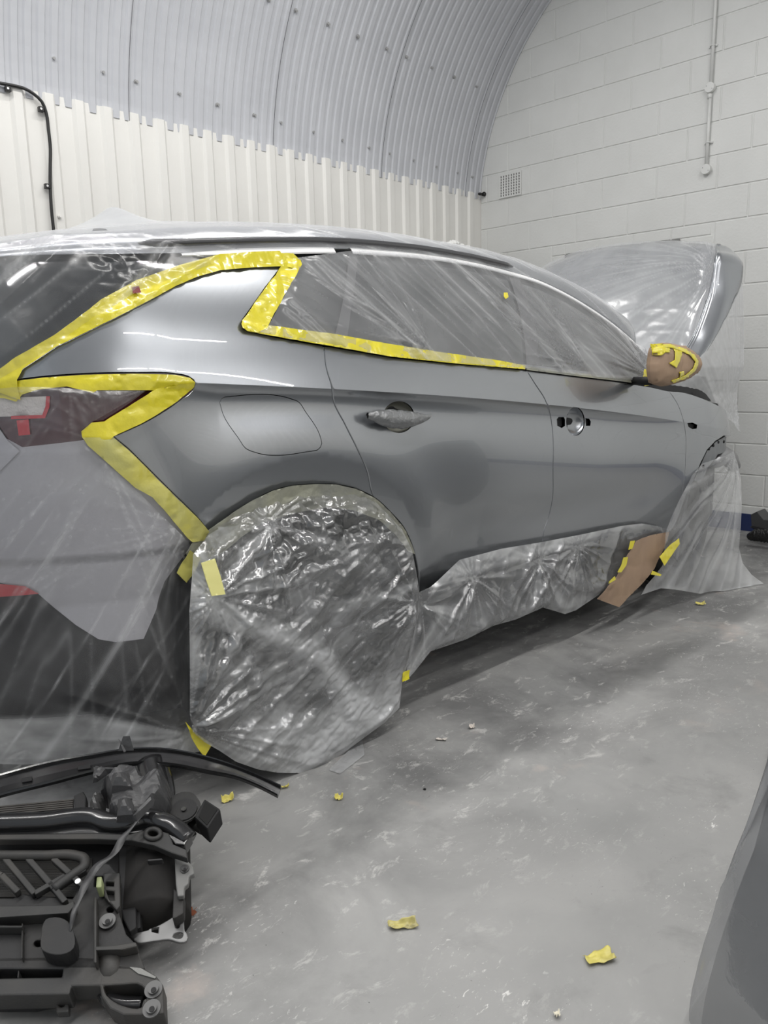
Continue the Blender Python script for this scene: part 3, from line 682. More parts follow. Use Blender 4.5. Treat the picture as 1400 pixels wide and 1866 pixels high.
# raised bonnet
NZ=14; 
fr_px=[(1303,478,-.16),(1306,462,-.22),(1302,450,-.30),(1285,446,-.38),(1250,444,-.50),(1200,444,-.66),(1130,448,-.90),(1060,461,-1.18),(1010,480,-1.42),(985,493,-1.58)]
fr=np.array([(*side_at(x,y,w_),w_) for x,y,w_ in fr_px])
fr=smooth_line(fr,40)
hi=np.stack([np.interp(fr[:,2],[-1.7,-.9,-.16],[2.62,2.50,2.62]),np.interp(fr[:,2],[-1.7,-.9,-.16],[1.16,1.2,1.15]),fr[:,2]],1)
hs0,hz0=side_at(1262,640,-.16)
RGl=smooth_line(np.array([(*side_at(x,y,-.16),-.16) for x,y in ((1238,672),(1252,640),(1263,620),(1278,584),(1288,556),(1294,537),(1299,512),(1302,490),(1303,478))]),60)
def bon_pt(hi_,fr_,U,lift_=0.):
    """bonnet skin: hinge line to leading edge, drawn to the pressed ridge at its near side"""
    U=np.asarray(U,float); q=U*59; k=np.clip(q.astype(int),0,58); g=(q-k)[...,None]; rd_=RGl[k]*(1-g)+RGl[k+1]*g
    u=U[...,None]; p=hi_*(1-u)+fr_*u; near=hi0*(1-u)+fr0*u; d=np.clip((-.16-p[...,2:])/.35,0,1); e=(1-d*d*(3-2*d))
    p=p+(rd_-near)*e; b=.05*np.sin(math.pi*U**.8)*(1-e[...,0]); s_=p[...,0]-(b+lift_)*.6; z_=p[...,1]+(b+lift_)*.75
    return s_,z_,p[...,2]
hi0=hi[0].copy(); fr0=fr[0].copy()
V=[];nv=24
for i in range(40):
    for j in range(nv):
        u=j/(nv-1); s_,z_,w_=bon_pt(hi[i],fr[i],np.array(u)); V.append(car_pt(s_,z_,w_))
F=[(i*nv+j,(i+1)*nv+j,(i+1)*nv+j+1,i*nv+j+1) for i in range(39) for j in range(nv-1)]
bon=thing
bn=mk('bonnet',V,F,PAINT,car,True); so=bn.modifiers.new('t','SOLIDIFY'); so.thickness=.008; so.offset=0
ED=[(1262,668),(1278,652),(1305,610),(1321,580),(1332,557),(1343,533),(1350,511),(1352,487),(1344,470),(1330,458),(1308,449)]
RG=[(1238,672),(1252,640),(1263,620),(1278,584),(1288,556),(1294,537),(1299,512),(1302,490),(1305,470),(1306,460),(1302,450)]
E_=smooth_line(np.array([(*side_at(x,y,-.09-.02*max(0,i-7)*3),-.09-.02*max(0,i-7)*3) for i,(x,y) in enumerate(ED)]),40)
G_=smooth_line(np.array([(*side_at(x,y,w_),w_) for (x,y),w_ in zip(RG,[-.16]*9+[-.22,-.3])]),40)
V=[]
for i in range(40):
    for j in range(8):
        u=j/7; p=G_[i]*(1-u)+E_[i]*u; p=p+np.array([.012*math.sin(math.pi*u),0.01*math.sin(math.pi*u),.012*math.sin(math.pi*u)]); V.append(car_pt(*p))
F=[(i*8+j,(i+1)*8+j,(i+1)*8+j+1,i*8+j+1) for i in range(39) for j in range(7)]
o=mk('bonnet_side_flange',V,F,PAINT,car,True); so=o.modifiers.new('t','SOLIDIFY'); so.thickness=.02; so.offset=0
pobj('engine_bay',[(1212,700),(1258,684),(1300,700),(1345,732),(1362,785),(1352,768),(1325,750),(1280,728),(1232,714)],BLACK,car,off=-.05,res=.03)
# mirror body (inside the paper)
MIR=[(1189,700),(1185,682),(1186,655),(1194,628),(1203,625),(1223,626),(1252,635),(1267,650),(1270,659),(1267,675),(1252,690),(1228,700),(1203,704)]
def pillow(P,w0,thick,res=.012,amp=.006,sd=3,scale=1.,fr_=14):
    Q=np.array([side_at(x,y,w0) for x,y in curve(P+[P[0]],50)[:-1]]); c=Q.mean(0); Q=c+(Q-c)*scale
    v,f,rg=tri(Q,res); B=rg[0]
    d=np.sqrt(((v[:,None,:]-B[None])**2).sum(2).min(1)); d/=max(d.max(),1e-6); hgt=thick*np.sqrt(np.clip(1-(1-np.clip(d*1.35,0,1))**2,0,1))
    cr=amp*(crumple(v[:,0],v[:,1],fr_,1,sd)-.7)*np.clip(d*4,0,1)
    Fr=car_pt(v[:,0],v[:,1],w0+hgt+cr); Bk=car_pt(v[:,0],v[:,1],w0-hgt*.8-cr); n=len(v)
    return np.concatenate([Fr,Bk]),f.tolist()+[(a+n,c_+n,b+n) for a,b,c_ in f.tolist()],(v,hgt,cr)
V,F,_=pillow(MIR,.14,.05,scale=.85,amp=0); mk('door_mirror',V,F,DARKPL,car,True)
m1=MB(); m1.tube([car_pt(*side_at(1192,694,.10),.10),car_pt(*side_at(1178,694,.02),.0)-CN*.06],.02,10); m1.build('mirror_arm',DARKPL,car,True)
# inner wing edge round the front wheel
V,F,N=patch([(1352,832),(1347,809),(1335,798),(1319,795.5),(1304,805),(1289,821),(1277,845),(1265,875),(1275,880),(1290,850),(1308,828),(1322,818),(1333,826),(1341,838),(1346,843)],off=-.03,res=.012,disp=lambda s,z:.006*vn(s*30,z*30,2)); mk('wing_inner_edge',V,F,PAINT_IN,car,True)
for x,y in ((1294,818),(1302,812),(1311,806),(1321,805),(1331,810),(1341,822),(1275,849),(1253,884)):
    s,z=solve(x,y,-.02); m1=MB(); c=car_pt(s,z,float(Wf(s,z))-.028 if x>1280 else float(Wf(s,z))-.002); m1.disc(c,CN,.008,.006,14); m1.build('fixing_hole',BLACK,car)
m1=MB(); P=[car_pt(*side_at(x,y,-.17),-.17) for x,y in ((1296,846),(1305,838),(1318,829),(1330,836),(1338,850))]; m1.tube(P,[.03,.05,.055,.05,.04],14); m1.build('strut_top',mat('galvanised',(.42,.42,.43),.3,.9,bump=(20,.5,.01)),car,True)
# ------------------------------------------------------------------ masking film
def ssz(x,y,off=0,surf=Wf): return np.array(solve(x,y,off,surf))
P1=ssz(330,955); P2=ssz(205,812); P3=side_at(350,1335,.0); P4=ssz(175,430); 
def Wr(s,z):
    return Wf(s,np.maximum(z,.72))+.022*np.clip((.9-z)/.5,0,1)
def st_rear(s,z):
    low=hz(1.02-z,0,.12); top=hz(z,1.22,1.32); P0=ssz(175,800)
    r=st_rad(s,z,P1,16,.10,1,7)*1.2+st_rad(s,z,P3,22,.16,3,12)*.35+(st_rad(s,z,P0,16,.5,2,22)*.8+st_dir(s,z,R(58),20,4,24)*.6+st_dir(s,z,R(36),34,14,20,.5)*hz(.80-z,0,.1)*.7+st_dir(s,z,R(50),46,15,16,.55)*.2)*low
    r=r+(st_dir(s,z,R(45),14,6,9,.3)*.5+st_dir(s,z,R(38),34,16,10,.35)*.4+st_dir(s,z,R(12),18,17,10,.5)*.35)*top
    r=r+st_rad(s,z,ssz(120,705),12,.16,18,16)*.6*hz(1.22-z,0,.03)
    r=r+1.0*hz(.235+.12*np.clip((-.22-s)/.3,0,1)-z,0,.03)*(.2+fbm(s*16,z*30,19))+.15*hz(fbm(s*3,z*3,20),.45,.7)*hz(.12+z,.9,1.1)*low
    r=r+.45*np.exp(-((s+.35)/.16)**2-((z-.96)/.04)**2)
    return r
def d_rear(s,z):
    h=fold_radial(s,z,P1,6,.016,.22,1)+fold_radial(s,z,P2,5,.016,.45,2)+fold_radial(s,z,P3,7,.022,.30,3)
    h=h+fold_dir(s,z,R(43),12,.030,6,.05)*np.clip((z-1.25)/.1,0,1)
    h=h+crumple(s,z,28,.010,7)*(np.exp(-((s+.32)/.07)**2)*np.exp(-((z-1.52)/.06)**2)*4+.04)
    return h+.010*fbm(s*5,z*5,9)+crumple(s,z,26,.020,11)*np.clip((.24-z)/.1,0,1)
RT=[(-120,690),(-120,478),(0,444),(90,429),(180,426),(260,424),(330,440),(350,458),(400,470),(395,478),(335,500),(250,530),(150,592),(60,655),(0,690)]
filmP=RT+[(0,705),(100,705),(170,712),(265,712),(170,768),(150,790),(165,815),(245,888),(290,935),(345,990),(352,1030),(350,1150),(347,1290),(352,1335),(378,1366),(300,1380),(230,1388),(120,1390),(0,1392),(-120,1392)]
A1=patch(filmP,off=.014,res=.006,disp=d_rear,surf=Wr,edge=.015); SA1=LAST[0]
lift=lambda s,w_: .085*np.exp(-np.abs(s-(tip_s+.05))/.13)*np.exp(-((w_+.75)/.22)**2)
def d_roof(S_,F_): return fold_dir(S_,F_*.35,R(-30),14,.008,21,.06)
A2=roofmesh(np.linspace(-.60,2.28,420),np.r_[np.linspace(0,1,40),np.linspace(1.04,2.6,30)],.010,d_roof,lift)
V,F=merge(A1[:2]); 
o=mk('rear_masking_film',V,F,F_REAR,None,True); foldattr(o,st_rear(*SA1)); tag(o,'clear plastic masking film over the tail, rear lamp and rear bumper of the car','masking film')
Q1=ssz(780,640);Q2=ssz(1180,688);Q3=ssz(1060,668);Q4=ssz(470,585)
def st_win(s,z):
    lowb=hz(.17-(z-creasez(s)),0,.10)
    sec=lambda q:np.clip(np.cos(np.arctan2(z-q[1],s-q[0])-R(138))-.55,0,.45)/.45
    return st_dir(s,z,R(-44),9,22,8,.3)*.45+st_dir(s,z,R(-41),22,23,9,.35)*.35+st_dir(s,z,R(-50),13,28,10,.4)*.3+(st_rad(s,z,Q1,14,.3,24,8)*sec(Q1)+st_rad(s,z,Q3,14,.3,26,8)*sec(Q3))*.5+st_rad(s,z,Q2,14,.6,25,6)*.4*hz(s,1.6,2.1)+lowb*.35*hz(fbm(s*16,z*22,29),.45,.65)+.10*fbm(s*4,z*4,30)
def d_win(s,z):
    h=fold_dir(s,z,R(-44),9,.040,22,.05)+fold_dir(s,z,R(-40),22,.012,23,.06)
    sec=lambda q:np.clip(np.cos(np.arctan2(z-q[1],s-q[0])-R(138))-.4,0,.45)/.45
    h=h+fold_radial(s,z,Q1,14,.040,.30,24)*sec(Q1)+fold_radial(s,z,Q2,16,.05,.8,25)*hz(s,1.5,2.0)+fold_radial(s,z,Q3,14,.04,.35,26)*sec(Q3)
    h=h+crumple(s,z,24,.014,27)*np.clip(1-(z-creasez(s)-.10)/.10,0,1)
    return h-.006
wp=[(541,470),(630,458)]+[(x,y-2) for x,y in trc if 640<x<1165]+[(1176,634),(1190,655),(1192,697),(1100,688),(960,671),(829,660),(700,648),(600,628),(500,610),(470,604),(487,598),(510,555),(550,475)]
A3=patch(wp,off=.016,res=.0065,disp=d_win,edge=.015); SA3=LAST[0]
V,F=merge(A3[:2],A2); o=mk('window_masking_film',V,F,F_WIN,None,True); nR=len(A2[0]); sR,fR=[q.reshape(-1) for q in np.meshgrid(np.linspace(-.60,2.28,420),np.r_[np.linspace(0,1,40),np.linspace(1.04,2.6,30)],indexing='ij')]
foldattr(o,np.r_[st_win(*SA3),.12*hz(fR,.15,.8)+st_dir(sR,fR*.35,R(-32),12,88,8,.3)*.6+.3*hz(.35-sR,0,.4)*hz(fR,.5,1)]); tag(o,'clear plastic masking film stretched in folds over the side windows and roof','masking film')
# rear wheel
WC1=ssz(470,950); WC2=ssz(735,985); WC3=np.array(side_at(385,1085,.05)); WC4=np.array(side_at(350,1330,.06)); WC5=np.array(side_at(750,1095,.05))
def Ww(s,z):
    b=np.clip((.86-z)/.25,0,1); return np.where(z>.8,Wf(s,np.maximum(z,.7)),Wf(s,.75+0*z)*0)*1.0*(1-b)*.6-.02+.055*b
def st_whl(s,z):
    n=fbm(s*3.2+.3,z*3.2,42); r=.35*hz(n,.46,.62)+.95*hz(.34-z,0,.26)*(.45+.55*hz(fbm(s*6,z*8,43),.3,.6))+.25*hz(fbm(s*14,z*14,44),.5,.62)*hz(fbm(s*2,z*2,45),.42,.55)
    r=r+st_rad(s,z,WC3,6,.35,32,6)*.7+st_rad(s,z,WC4,7,.35,33,6)*.8+st_rad(s,z,WC1,6,.3,31,7)*.6+st_rad(s,z,WC5,5,.15,34,7)*.4
    u=(s*math.cos(R(-42))+z*math.sin(R(-42))); v=(-s*math.sin(R(-42))+z*math.cos(R(-42)))
    v0=-WC3[0]*math.sin(R(-38))+WC3[1]*math.cos(R(-42)); r=r+.8*np.exp(-((v-v0+.03*np.sin(u*9))/.03)**2)
    r=r+.45*np.exp(-((z-.545+.05*np.sin(s*4))/.02)**2)*hz(s,.1,.3)
    r=r+st_dir(s,z,R(28),60,47,6,.35)*.2+st_dir(s,z,R(34),28,48,9,.4)*.35
    return r*hz(.84-z,-.02,.06)
def d_whl(s,z):
    h=fold_radial(s,z,WC1,5,.050,.30,31)+fold_radial(s,z,WC3,7,.050,.40,32)+fold_radial(s,z,WC4,8,.048,.35,33)+fold_radial(s,z,WC5,4,.05,.16,34)+fold_radial(s,z,WC2,7,.050,.25,38)
    h=h+crumple(s,z,10,.026,35)+crumple(s*.8+z*.5,z*1.7-s*.8,20,.016,36)+crumple(s,z,46,.006,46)+fold_dir(s,z,R(28),14,.03,37,.12)+.03*fbm(s*3,z*3,39)
    h=h+crumple(s,z,20,.05,41)*np.clip((z-.62)/.1,0,1)*np.clip((.84-z)/.06,0,1)
    return h-.02
whl=[(352,1010),(380,975),(421,945),(464,917),(500,900),(532,892),(579,889),(614,890),(650,898),(682,913),(708,938),(733,965),(749,998),(758,1035),(764,1075),(762,1110),(756,1170),(742,1215),(733,1245),(728,1290),(700,1318),(663,1345),(640,1362),(600,1395),(580,1404),(550,1409),(505,1408),(470,1402),(430,1388),(400,1368),(372,1352),(352,1335),(346,1300),(346,1200),(345,1110),(350,1050)]
V,F,N=patch(whl,off=.012,res=.005,disp=d_whl,surf=Ww,edge=.03)
o=mk('rear_wheel_film',V,F,F_WHL,None,True); foldattr(o,st_whl(*LAST[0])); tag(o,'crumpled clear plastic film bag taped over the near rear wheel','masking film')
# sill
def Wsill(s,z): return -.045+.05*np.clip((.5-z)/.5,0,1)-.02*np.clip((z-.45)/.1,0,1)
SC=[np.array(solve(x,y,0,Wsill)) for x,y in ((860,1053),(985,1022),(1055,995),(770,1105),(745,1225))]
def d_sill(s,z):
    h=0
    for i,c in enumerate(SC): h=h+fold_radial(s,z,c,4,.08,.20,51+i)*np.clip(.4-np.sin(np.arctan2(z-c[1],s-c[0])),0,1)
    h=h+crumple(s,z,9,.024,56)+fold_dir(s,z,R(48),8,.045,57,.15)+crumple(s,z,30,.005,58)+.02*fbm(s*3,z*3,59)-.02
    return h*(.3+.7*hz(z,.10,.24))
def st_sill(s,z):
    r=.35*hz(.30-z,0,.2)
    for i,c in enumerate(SC): r=r+st_rad(s,z,c,6,.2,51+i,5)*.6
    return r+st_dir(s,z,R(45),9,60,7,.4)*.5+.38*hz(z,.425,.455)
sill=[(764,1079),(784,1070),(798,1058),(838,1020),(914,1000),(987,988),(1060,974),(1135,958),(1170,954),(1196,958),(1220,966),(1216,990),(1190,1000),(1150,1000),(1140,1025),(1115,1062),(1090,1085),(1050,1112),(1030,1119),(990,1107),(940,1129),(900,1140),(850,1165),(785,1187),(755,1225),(738,1243),(748,1180),(760,1130)]
V,F,N=patch(sill,off=.0,res=.007,disp=d_sill,surf=Wsill,edge=.02)
o=mk('sill_masking_film',V,F,F_SILL,None,True); foldattr(o,st_sill(*LAST[0])); tag(o,'crinkled clear plastic film hanging below the car doors along the sill','masking film')
# front wheel
def Wfw(s,z):
    q=np.clip(1-z/.82,0,1); b=np.clip((s-2.75)/.5,0,1); return Wf(s,np.maximum(z,.5))*(1-q)**2-.02+.10*q*(1-b)+.26*b*q**1.6
FA=np.array(solve(1337,822,0,Wfw))
def d_fw(s,z): return .9*fold_radial(s,z,FA,11,.05,1.2,61)+crumple(s,z,20,.014,62)*np.clip((z-.35)/.2,0,1)*np.clip((3.0-s)/.2,0,1)+crumple(s,z,9,.010,63)-.008
def st_fw(s,z): return st_rad(s,z,FA,16,1.2,65,6)*.8+.35*hz(.3-z,0,.25)+.3*hz(s,3.0,3.3)
fw=[(1331,826),(1337,822),(1343,843),(1350,868),(1352,914),(1351,943),(1349,975),(1347,999),(1354,1026),(1370,1047),(1399,1070),(1400,1076),(1366,1078),(1304,1077),(1277,1082),(1229,1074),(1205,1072),(1169,1084),(1178,1067),(1192,1051),(1208,1030),(1214,968),(1226,938),(1248,893),(1262,866),(1280,845),(1300,838)]
V,F,N=patch(fw,off=.0,res=.009,disp=d_fw,surf=Wfw,edge=.02); V[:,2]=np.maximum(V[:,2],.004)
o=mk('front_wheel_film',V,F,F_FW,None,True); foldattr(o,st_fw(*LAST[0])); tag(o,'clear plastic film hanging from the front wing over the front wheel to the floor','masking film')
# bonnet film
def Wc(s,z): return -.085+0*s
HC=np.array(side_at(1355,770,-.08))
hd=[(1352,500),(1354,560),(1355,650),(1358,740),(1362,790),(1352,772),(1325,750),(1280,728),(1232,714),(1210,703),(1240,672),(1262,664),(1285,640),(1305,610),(1321,580),(1332,557),(1343,533)]
def d_hc(s,z): return fold_radial(s,z,HC,9,.03,.7,71)+crumple(s,z,26,.010,72)*np.clip((1.18-z)/.12,0,1)+crumple(s,z,9,.006,73)-.05*np.clip((1.2-z)/.15,0,1)
B1=patch(hd,off=0,res=.010,disp=d_hc,surf=Wc)
V=[];nv=110;nu=160; fu=smooth_line(fr,nu); hu=np.stack([np.interp(fu[:,2],[-1.7,-.9,-.16],[2.62,2.50,2.62]),np.interp(fu[:,2],[-1.7,-.9,-.16],[1.16,1.2,1.15]),fu[:,2]],1)
U,Wm=np.meshgrid(np.linspace(0,1,nv),np.arange(nu)); Pm=hu[Wm]*(1-U[...,None])+fu[Wm]*U[...,None]
ds=fold_radial(Pm[...,2],U,(-.2,.78),6,.02,.8,81)+fold_dir(Pm[...,2],U*1.1,R(-160),12,.010,82,.06)+crumple(Pm[...,2],U,16,.012,83)*np.clip(1.0-U*1.2,0,1)*np.clip((Pm[...,2]+1.2)/.4,0,1)+.018
Vh=car_pt(*bon_pt(hu[Wm],fu[Wm],U,ds)).reshape(-1,3)
Fh=[(i*nv+j,(i+1)*nv+j,(i+1)*nv+j+1,i*nv+j+1) for i in range(nu-1) for j in range(nv-1)]
V,F=merge((Vh,Fh),B1[:2]); o=mk('bonnet_masking_film',V,F,F_HOOD,None,True); 
wq=Pm[...,2]; a_=st_rad(wq,U,(-.25,.85),22,.9,81,7)*.5*hz(wq,-1.3,-.6)+.35*hz(wq,-.9,-.4)*(1-hz(U,.45,.85))*fbm(wq*8,U*12,85)
sB,zB=LAST[0]; bB=.30+st_rad(sB,zB,HC,22,.9,86,6)*.5+.2*hz(zB,1.35,1.6)+.25*hz(fbm(sB*6,zB*4,87),.45,.6)
foldattr(o,np.r_[a_.reshape(-1),bB]); tag(o,'clear plastic film draped over the raised bonnet and hanging down its near side','masking film')
# tape
def wr(A,sd,fr_=22): return lambda s,z: crumple(s,z,fr_,A,sd)+fold_dir(s,z,R(20+sd*37%60),16,A*1.3,sd+1)-.4*A
def dfilm(s,z): return .02+0*s
def tape(P,label,m=TAPE,off=.03,surf=Wf,res=.005,A=.014,sd=90,name='masking_tape',cat='tape',group=None,hold=None):
    V,F,N=patch(P,off=off,res=res,disp=wr(A,sd),surf=surf,thick=.002); o=mk(name,V,F,m,None,True); return tag(o,label,cat,group)
T1=[(-60,745),(-60,672),(0,672),(30,650),(100,610),(185,545),(250,510),(330,482),(400,463),(460,459),(515,456.5),(535,460),(548,476),(541,492),(523,486),(514,485),(460,487),(403,492),(360,504),(321,521),(231,568),(165,601),(103,631),(41,672),(30,692),(31,706),(38,729),(0,716)]
tape(T1,'long yellow masking tape along the roof edge above the rear quarter panel',sd=91,off=.012)
tape([(514,484),(524,470),(547,474),(550,482),(540,500),(520,535),(500,570),(487,598),(470,606),(451,602),(443,597),(441,590),(444,583),(483,526)],'short slanting yellow tape along the rear edge of the side window',sd=92,off=.015,res=.005)
tape([(446,598),(455,592),(487,592),(545,600),(600,607),(700,625),(800,641),(900,655),(958,666),(958,673),(829,662),(714,650),(600,630),(503,613),(451,603)],'long yellow tape running forward under the side windows',sd=93,off=.016,res=.005)
tape([(960,667),(1050,679),(1120,686),(1186,692),(1190,702),(1117,693),(1048,685),(960,674)],'thin dusty tape under the front side window running up to the mirror',TAPED,sd=94,off=.010,res=.006,A=.003)
tape([(-30,708),(0,702),(30,694),(81,688),(152,683),(244,681),(320,683),(345,688.5),(355,697),(353,706),(330,713),(271,711),(200,711),(176,711),(168,716),(122,704),(68,710),(41,719),(30,732),(10,726),(-30,722)],'yellow tape along the top edge of the rear lamp',sd=95,off=.010,res=.005)
tape([(354,700),(353,708),(326,730),(271,765),(206,795),(185,815),(150,797),(149,786),(168,770),(190,768),(252,730),(285,709),(335,700)],'yellow tape slanting along the lower edge of the rear lamp',sd=96,off=.016,res=.005)
tape([(160,812),(150,797),(180,797),(206,796),(233,819),(312,898),(382,969),(372,985),(351,988),(342,980),(277,906),(245,888),(203,850)],'yellow tape slanting down the joint of rear bumper and quarter panel',mat('film_covered_tape',(.62,.56,.10),.25,0,1,.1,var=((.50,.48,.16),7,.35,.65),bump=(45,.35,.006)),sd=97,off=.020,res=.006)
tape([(347,1003),(366,1016),(352,1045),(340,1062),(322,1044)],'stubby olive tape tab left of the rear wheel arch end',mat('olive_tape',(.45,.42,.10),.35,0,.8,.2),off=.035,sd=98,surf=Wr)
tape([(367,1026),(392,1018),(402,1050),(411,1083),(386,1086),(375,1055)],'pale yellow tape tab hanging on the wheel film below the arch end',mat('pale_tape',(.72,.68,.26),.4,0,.4,.3),off=.085,sd=99,A=.002,surf=Ww)
tape([(338,1008),(350,990),(382,966),(421,937),(464,910),(500,893.5),(532,885),(579,882),(614,883),(650,891),(683,907),(711,932),(736,960),(752,993),(757,1010),(745,1005),(722,975),(690,947),(645,930),(600,924),(540,934),(480,952),(440,978),(400,1012),(380,1028),(350,1024)],'dull film covered tape curving over the rear wheel arch',TAPED,off=.018,sd=100,A=.010,res=.006)
tape([(339,1316),(354,1334),(370,1345),(386,1357),(373,1380),(361,1364),(350,1345)],'bright yellow tape tab at the foot of the film by the rear wheel',off=.055,sd=101,surf=Wr,A=.008)
tape([(735,1226),(748,1221),(747,1238),(735,1243)],'small bright yellow tape tab at the rear lower corner of the sill film',off=.075,sd=102,surf=Wsill)
tape([(1203,1015),(1222,993),(1238,981),(1239,991),(1224,1012),(1212,1031)],'yellow tape strip at the rear edge of the front wheel film',off=.03,sd=103,surf=Wfw,A=.004)
tape([(1190,1040),(1206,1047),(1204,1050),(1187,1047)],'small yellow tape under the front wheel film edge near the floor',off=.03,sd=104,surf=Wfw,A=.003)
tape([(1137,1016),(1145,1015),(1142,1030),(1133,1043),(1126,1043),(1133,1030)],'yellow tape piece on the edge of the brown paper',off=.052,sd=105,surf=Wsill,A=.003)
tape([(1150,986),(1158,985),(1153,1000),(1146,1002)],'short yellow tape at the top corner of the brown paper',off=.045,sd=106,surf=Wsill,A=.003)
tape([(1111,1060),(1121,1050),(1123,1056),(1110,1064)],'tiny yellow tape at the lower left edge of the brown paper',off=.055,sd=107,surf=Wsill,A=.003)
tape([(919,533),(925,533),(927,541),(922,545),(919,540)],'tiny square of yellow tape on the side window film',off=.035,sd=108,A=.001,res=.004)
tape([(240,523),(253,521),(257,533),(243,535)],'small dark red patch on the yellow tape above the quarter panel',mat('dark_red_patch',(.22,.03,.03),.3,0,1),off=.022,sd=109,A=.003,res=.005)
# paper under the front door
V,F,N=patch([(1157,985),(1185,975),(1219,969),(1210,998),(1192,1035),(1167,1065),(1127,1106),(1086,1091),(1108,1066),(1123,1049),(1142,1010)],off=.03,res=.008,disp=lambda s,z:crumple(s,z,7,.018,111)+fold_dir(s,z,R(30),6,.012,112),surf=Wsill,thick=.001)
o=mk('sill_masking_paper',V,F,PAPER,None,True); tag(o,'brown masking paper hanging below the front of the front door','paper')
# paper round the mirror with tape
V,F,(v,hgt,cr)=pillow(MIR,.14,.062,amp=.016,fr_=15); o=mk('mirror_masking_paper',V,F,PAPER,None,True); tag(o,'crumpled brown paper wrapped round the door mirror','paper')
def mtape(P,label,sd):
    Q=np.array([side_at(x,y,.19) for x,y in P]); vv,ff,rg=tri(Q,.006)
    idx=((vv[:,None,:]-v[None])**2).sum(2).argmin(1); wv=.14+hgt[idx]+cr[idx]+.006+crumple(vv[:,0],vv[:,1],30,.003,sd)
    o=mk('mirror_tape',car_pt(vv[:,0],vv[:,1],wv),ff.tolist(),TAPE,None,True); so=o.modifiers.new('t','SOLIDIFY'); so.thickness=.0015; tag(o,label,'tape','tape on the paper wrapped mirror')
mtape([(1203,626),(1223,626),(1252,635),(1266,648),(1270,660),(1267,675),(1252,690),(1232,698),(1226,694),(1248,684),(1260,672),(1263,660),(1258,650),(1245,641),(1222,633),(1204,633)],'yellow tape band along the rim of the paper wrapped mirror',121)
mtape([(1205,632),(1224,634),(1220,642),(1214,642),(1209,648),(1206,646)],'yellow tape corner at the upper left of the wrapped mirror',122)
mtape([(1228,636),(1243,640),(1236,654),(1228,671),(1217,662),(1225,656)],'yellow tape strip hanging down the middle of the wrapped mirror',123)
mtape([(1234,678),(1243,676),(1245,684),(1238,688)],'small yellow tape patch low on the wrapped mirror',124)
V,F,N=patch([(1176,672),(1187,680),(1190,700),(1176,704),(1172,690)],off=.07,res=.006,disp=wr(.012,131,30)); o=mk('masking_tape',V,F,TAPE,None,True); so=o.modifiers.new('t','SOLIDIFY'); so.thickness=.0015; tag(o,'twisted yellow tape knot between side window film and wrapped mirror','tape')
# ------------------------------------------------------------------ car front panel assembly lying on the floor
FL0=floor_at(290,1850); FU=np.array([.7071,-.7071,0]); TL=R(20); FV=np.array([.7071*math.cos(TL),.7071*math.cos(TL),math.sin(TL)]); FN=np.cross(FU,FV); FN=FN if FN[2]>0 else -FN
def fp(X,Y,h=0):      # X,Y in the 2.5x detail grid of the assembly
    return at_plane(X/2.5,1330+Y/2.5,FL0+FN*(h+.0),FN)
fa=thing('front_end_carrier','black plastic and metal car front end carrier lying on the floor by the rear bumper','car part',tuple(floor_at(120,1800)))
FB_=mat('carrier_black_plastic',(.012,.012,.013),.6,bump=(120,.3,.002),var=((.03,.028,.025),7,.45,.7))
FG=mat('carrier_grey_plastic',(.026,.026,.026),.58,bump=(120,.3,.002),var=((.045,.042,.038),8,.4,.7))
FS=mat('painted_black_steel',(.022,.022,.023),.22,.3,.6,.1,bump=(40,.1,.003))
STEEL=mat('bare_steel',(.12,.12,.12),.5,.5)
DUST=mat('dusty_black',(.040,.037,.034),.7,var=((.065,.06,.054),9,.4,.7))
def plate(name,P,h0,h1,m,parent=fa,bevel=.003,holes=()):
    Q=np.array(P,float); P2=[Q]+[np.array(h) for h in holes]
    v,f,rg=tri(Q,1e9,holes) if False else (None,None,None)
    top=[fp(x,y,h1) for x,y in Q]; uv=lambda p:((p-FL0)@FU,(p-FL0)@FV)
    rings=[[uv(fp(x,y,h1)) for x,y in r] for r in P2]; pts=[q for r in rings for q in r]; E=[];b=0
    for r in rings: n=len(r);E+=[(b+i,b+(i+1)%n) for i in range(n)];b+=n
    vv,_,ff,_,_,_=delaunay_2d_cdt([Vector(p) for p in pts],E,[],0,1e-6); vv=np.array([tuple(p) for p in vv]); ff=np.array([t for t in ff if len(t)==3])
    c=vv[ff].mean(1); ok=inpoly(c[:,0],c[:,1],np.array(rings[0]))
    for r in rings[1:]: ok&=~inpoly(c[:,0],c[:,1],np.array(r))
    ff=ff[ok]; T=FL0+vv[:,:1]*FU+vv[:,1:]*FV; Vt=T+FN*h1; Vb=T+FN*h0; n=len(T)
    F=[tuple(t) for t in ff]+[tuple(t[::-1]+n) for t in ff]; bb=0
    for r in rings:
        k=len(r); F+=[(bb+i,bb+(i+1)%k,bb+(i+1)%k+n,bb+i+n) for i in range(k)]; bb+=k
    o=mk(name,np.concatenate([Vt,Vb]),F,m,parent); 
    bm=__import__('bmesh').new(); bm.from_mesh(o.data); __import__('bmesh').ops.recalc_face_normals(bm,faces=bm.faces); bm.to_mesh(o.data); bm.free()
    if bevel: 
        b=o.modifiers.new('bevel','BEVEL'); b.width=bevel; b.segments=2; b.limit_method='ANGLE'; b.angle_limit=R(40)
    LOC[o.name]=LOC[parent.name]; return o
def ftube(name,P,r,m,parent=fa,n=12,N=50,flat=None):
    Q=smooth_line([fp(*p) for p in P],N); m1=MB(); m1.tube(Q,r,n); o=m1.build(name,m,parent,True); LOC[o.name]=LOC[parent.name]; return o
def fdisc(name,X,Y,h,r,t,m,parent=fa,r2=None):
    m1=MB(); m1.disc(fp(X,Y,h),FN,r,t,28,r2); o=m1.build(name,m,parent); LOC[o.name]=LOC[parent.name]; return o
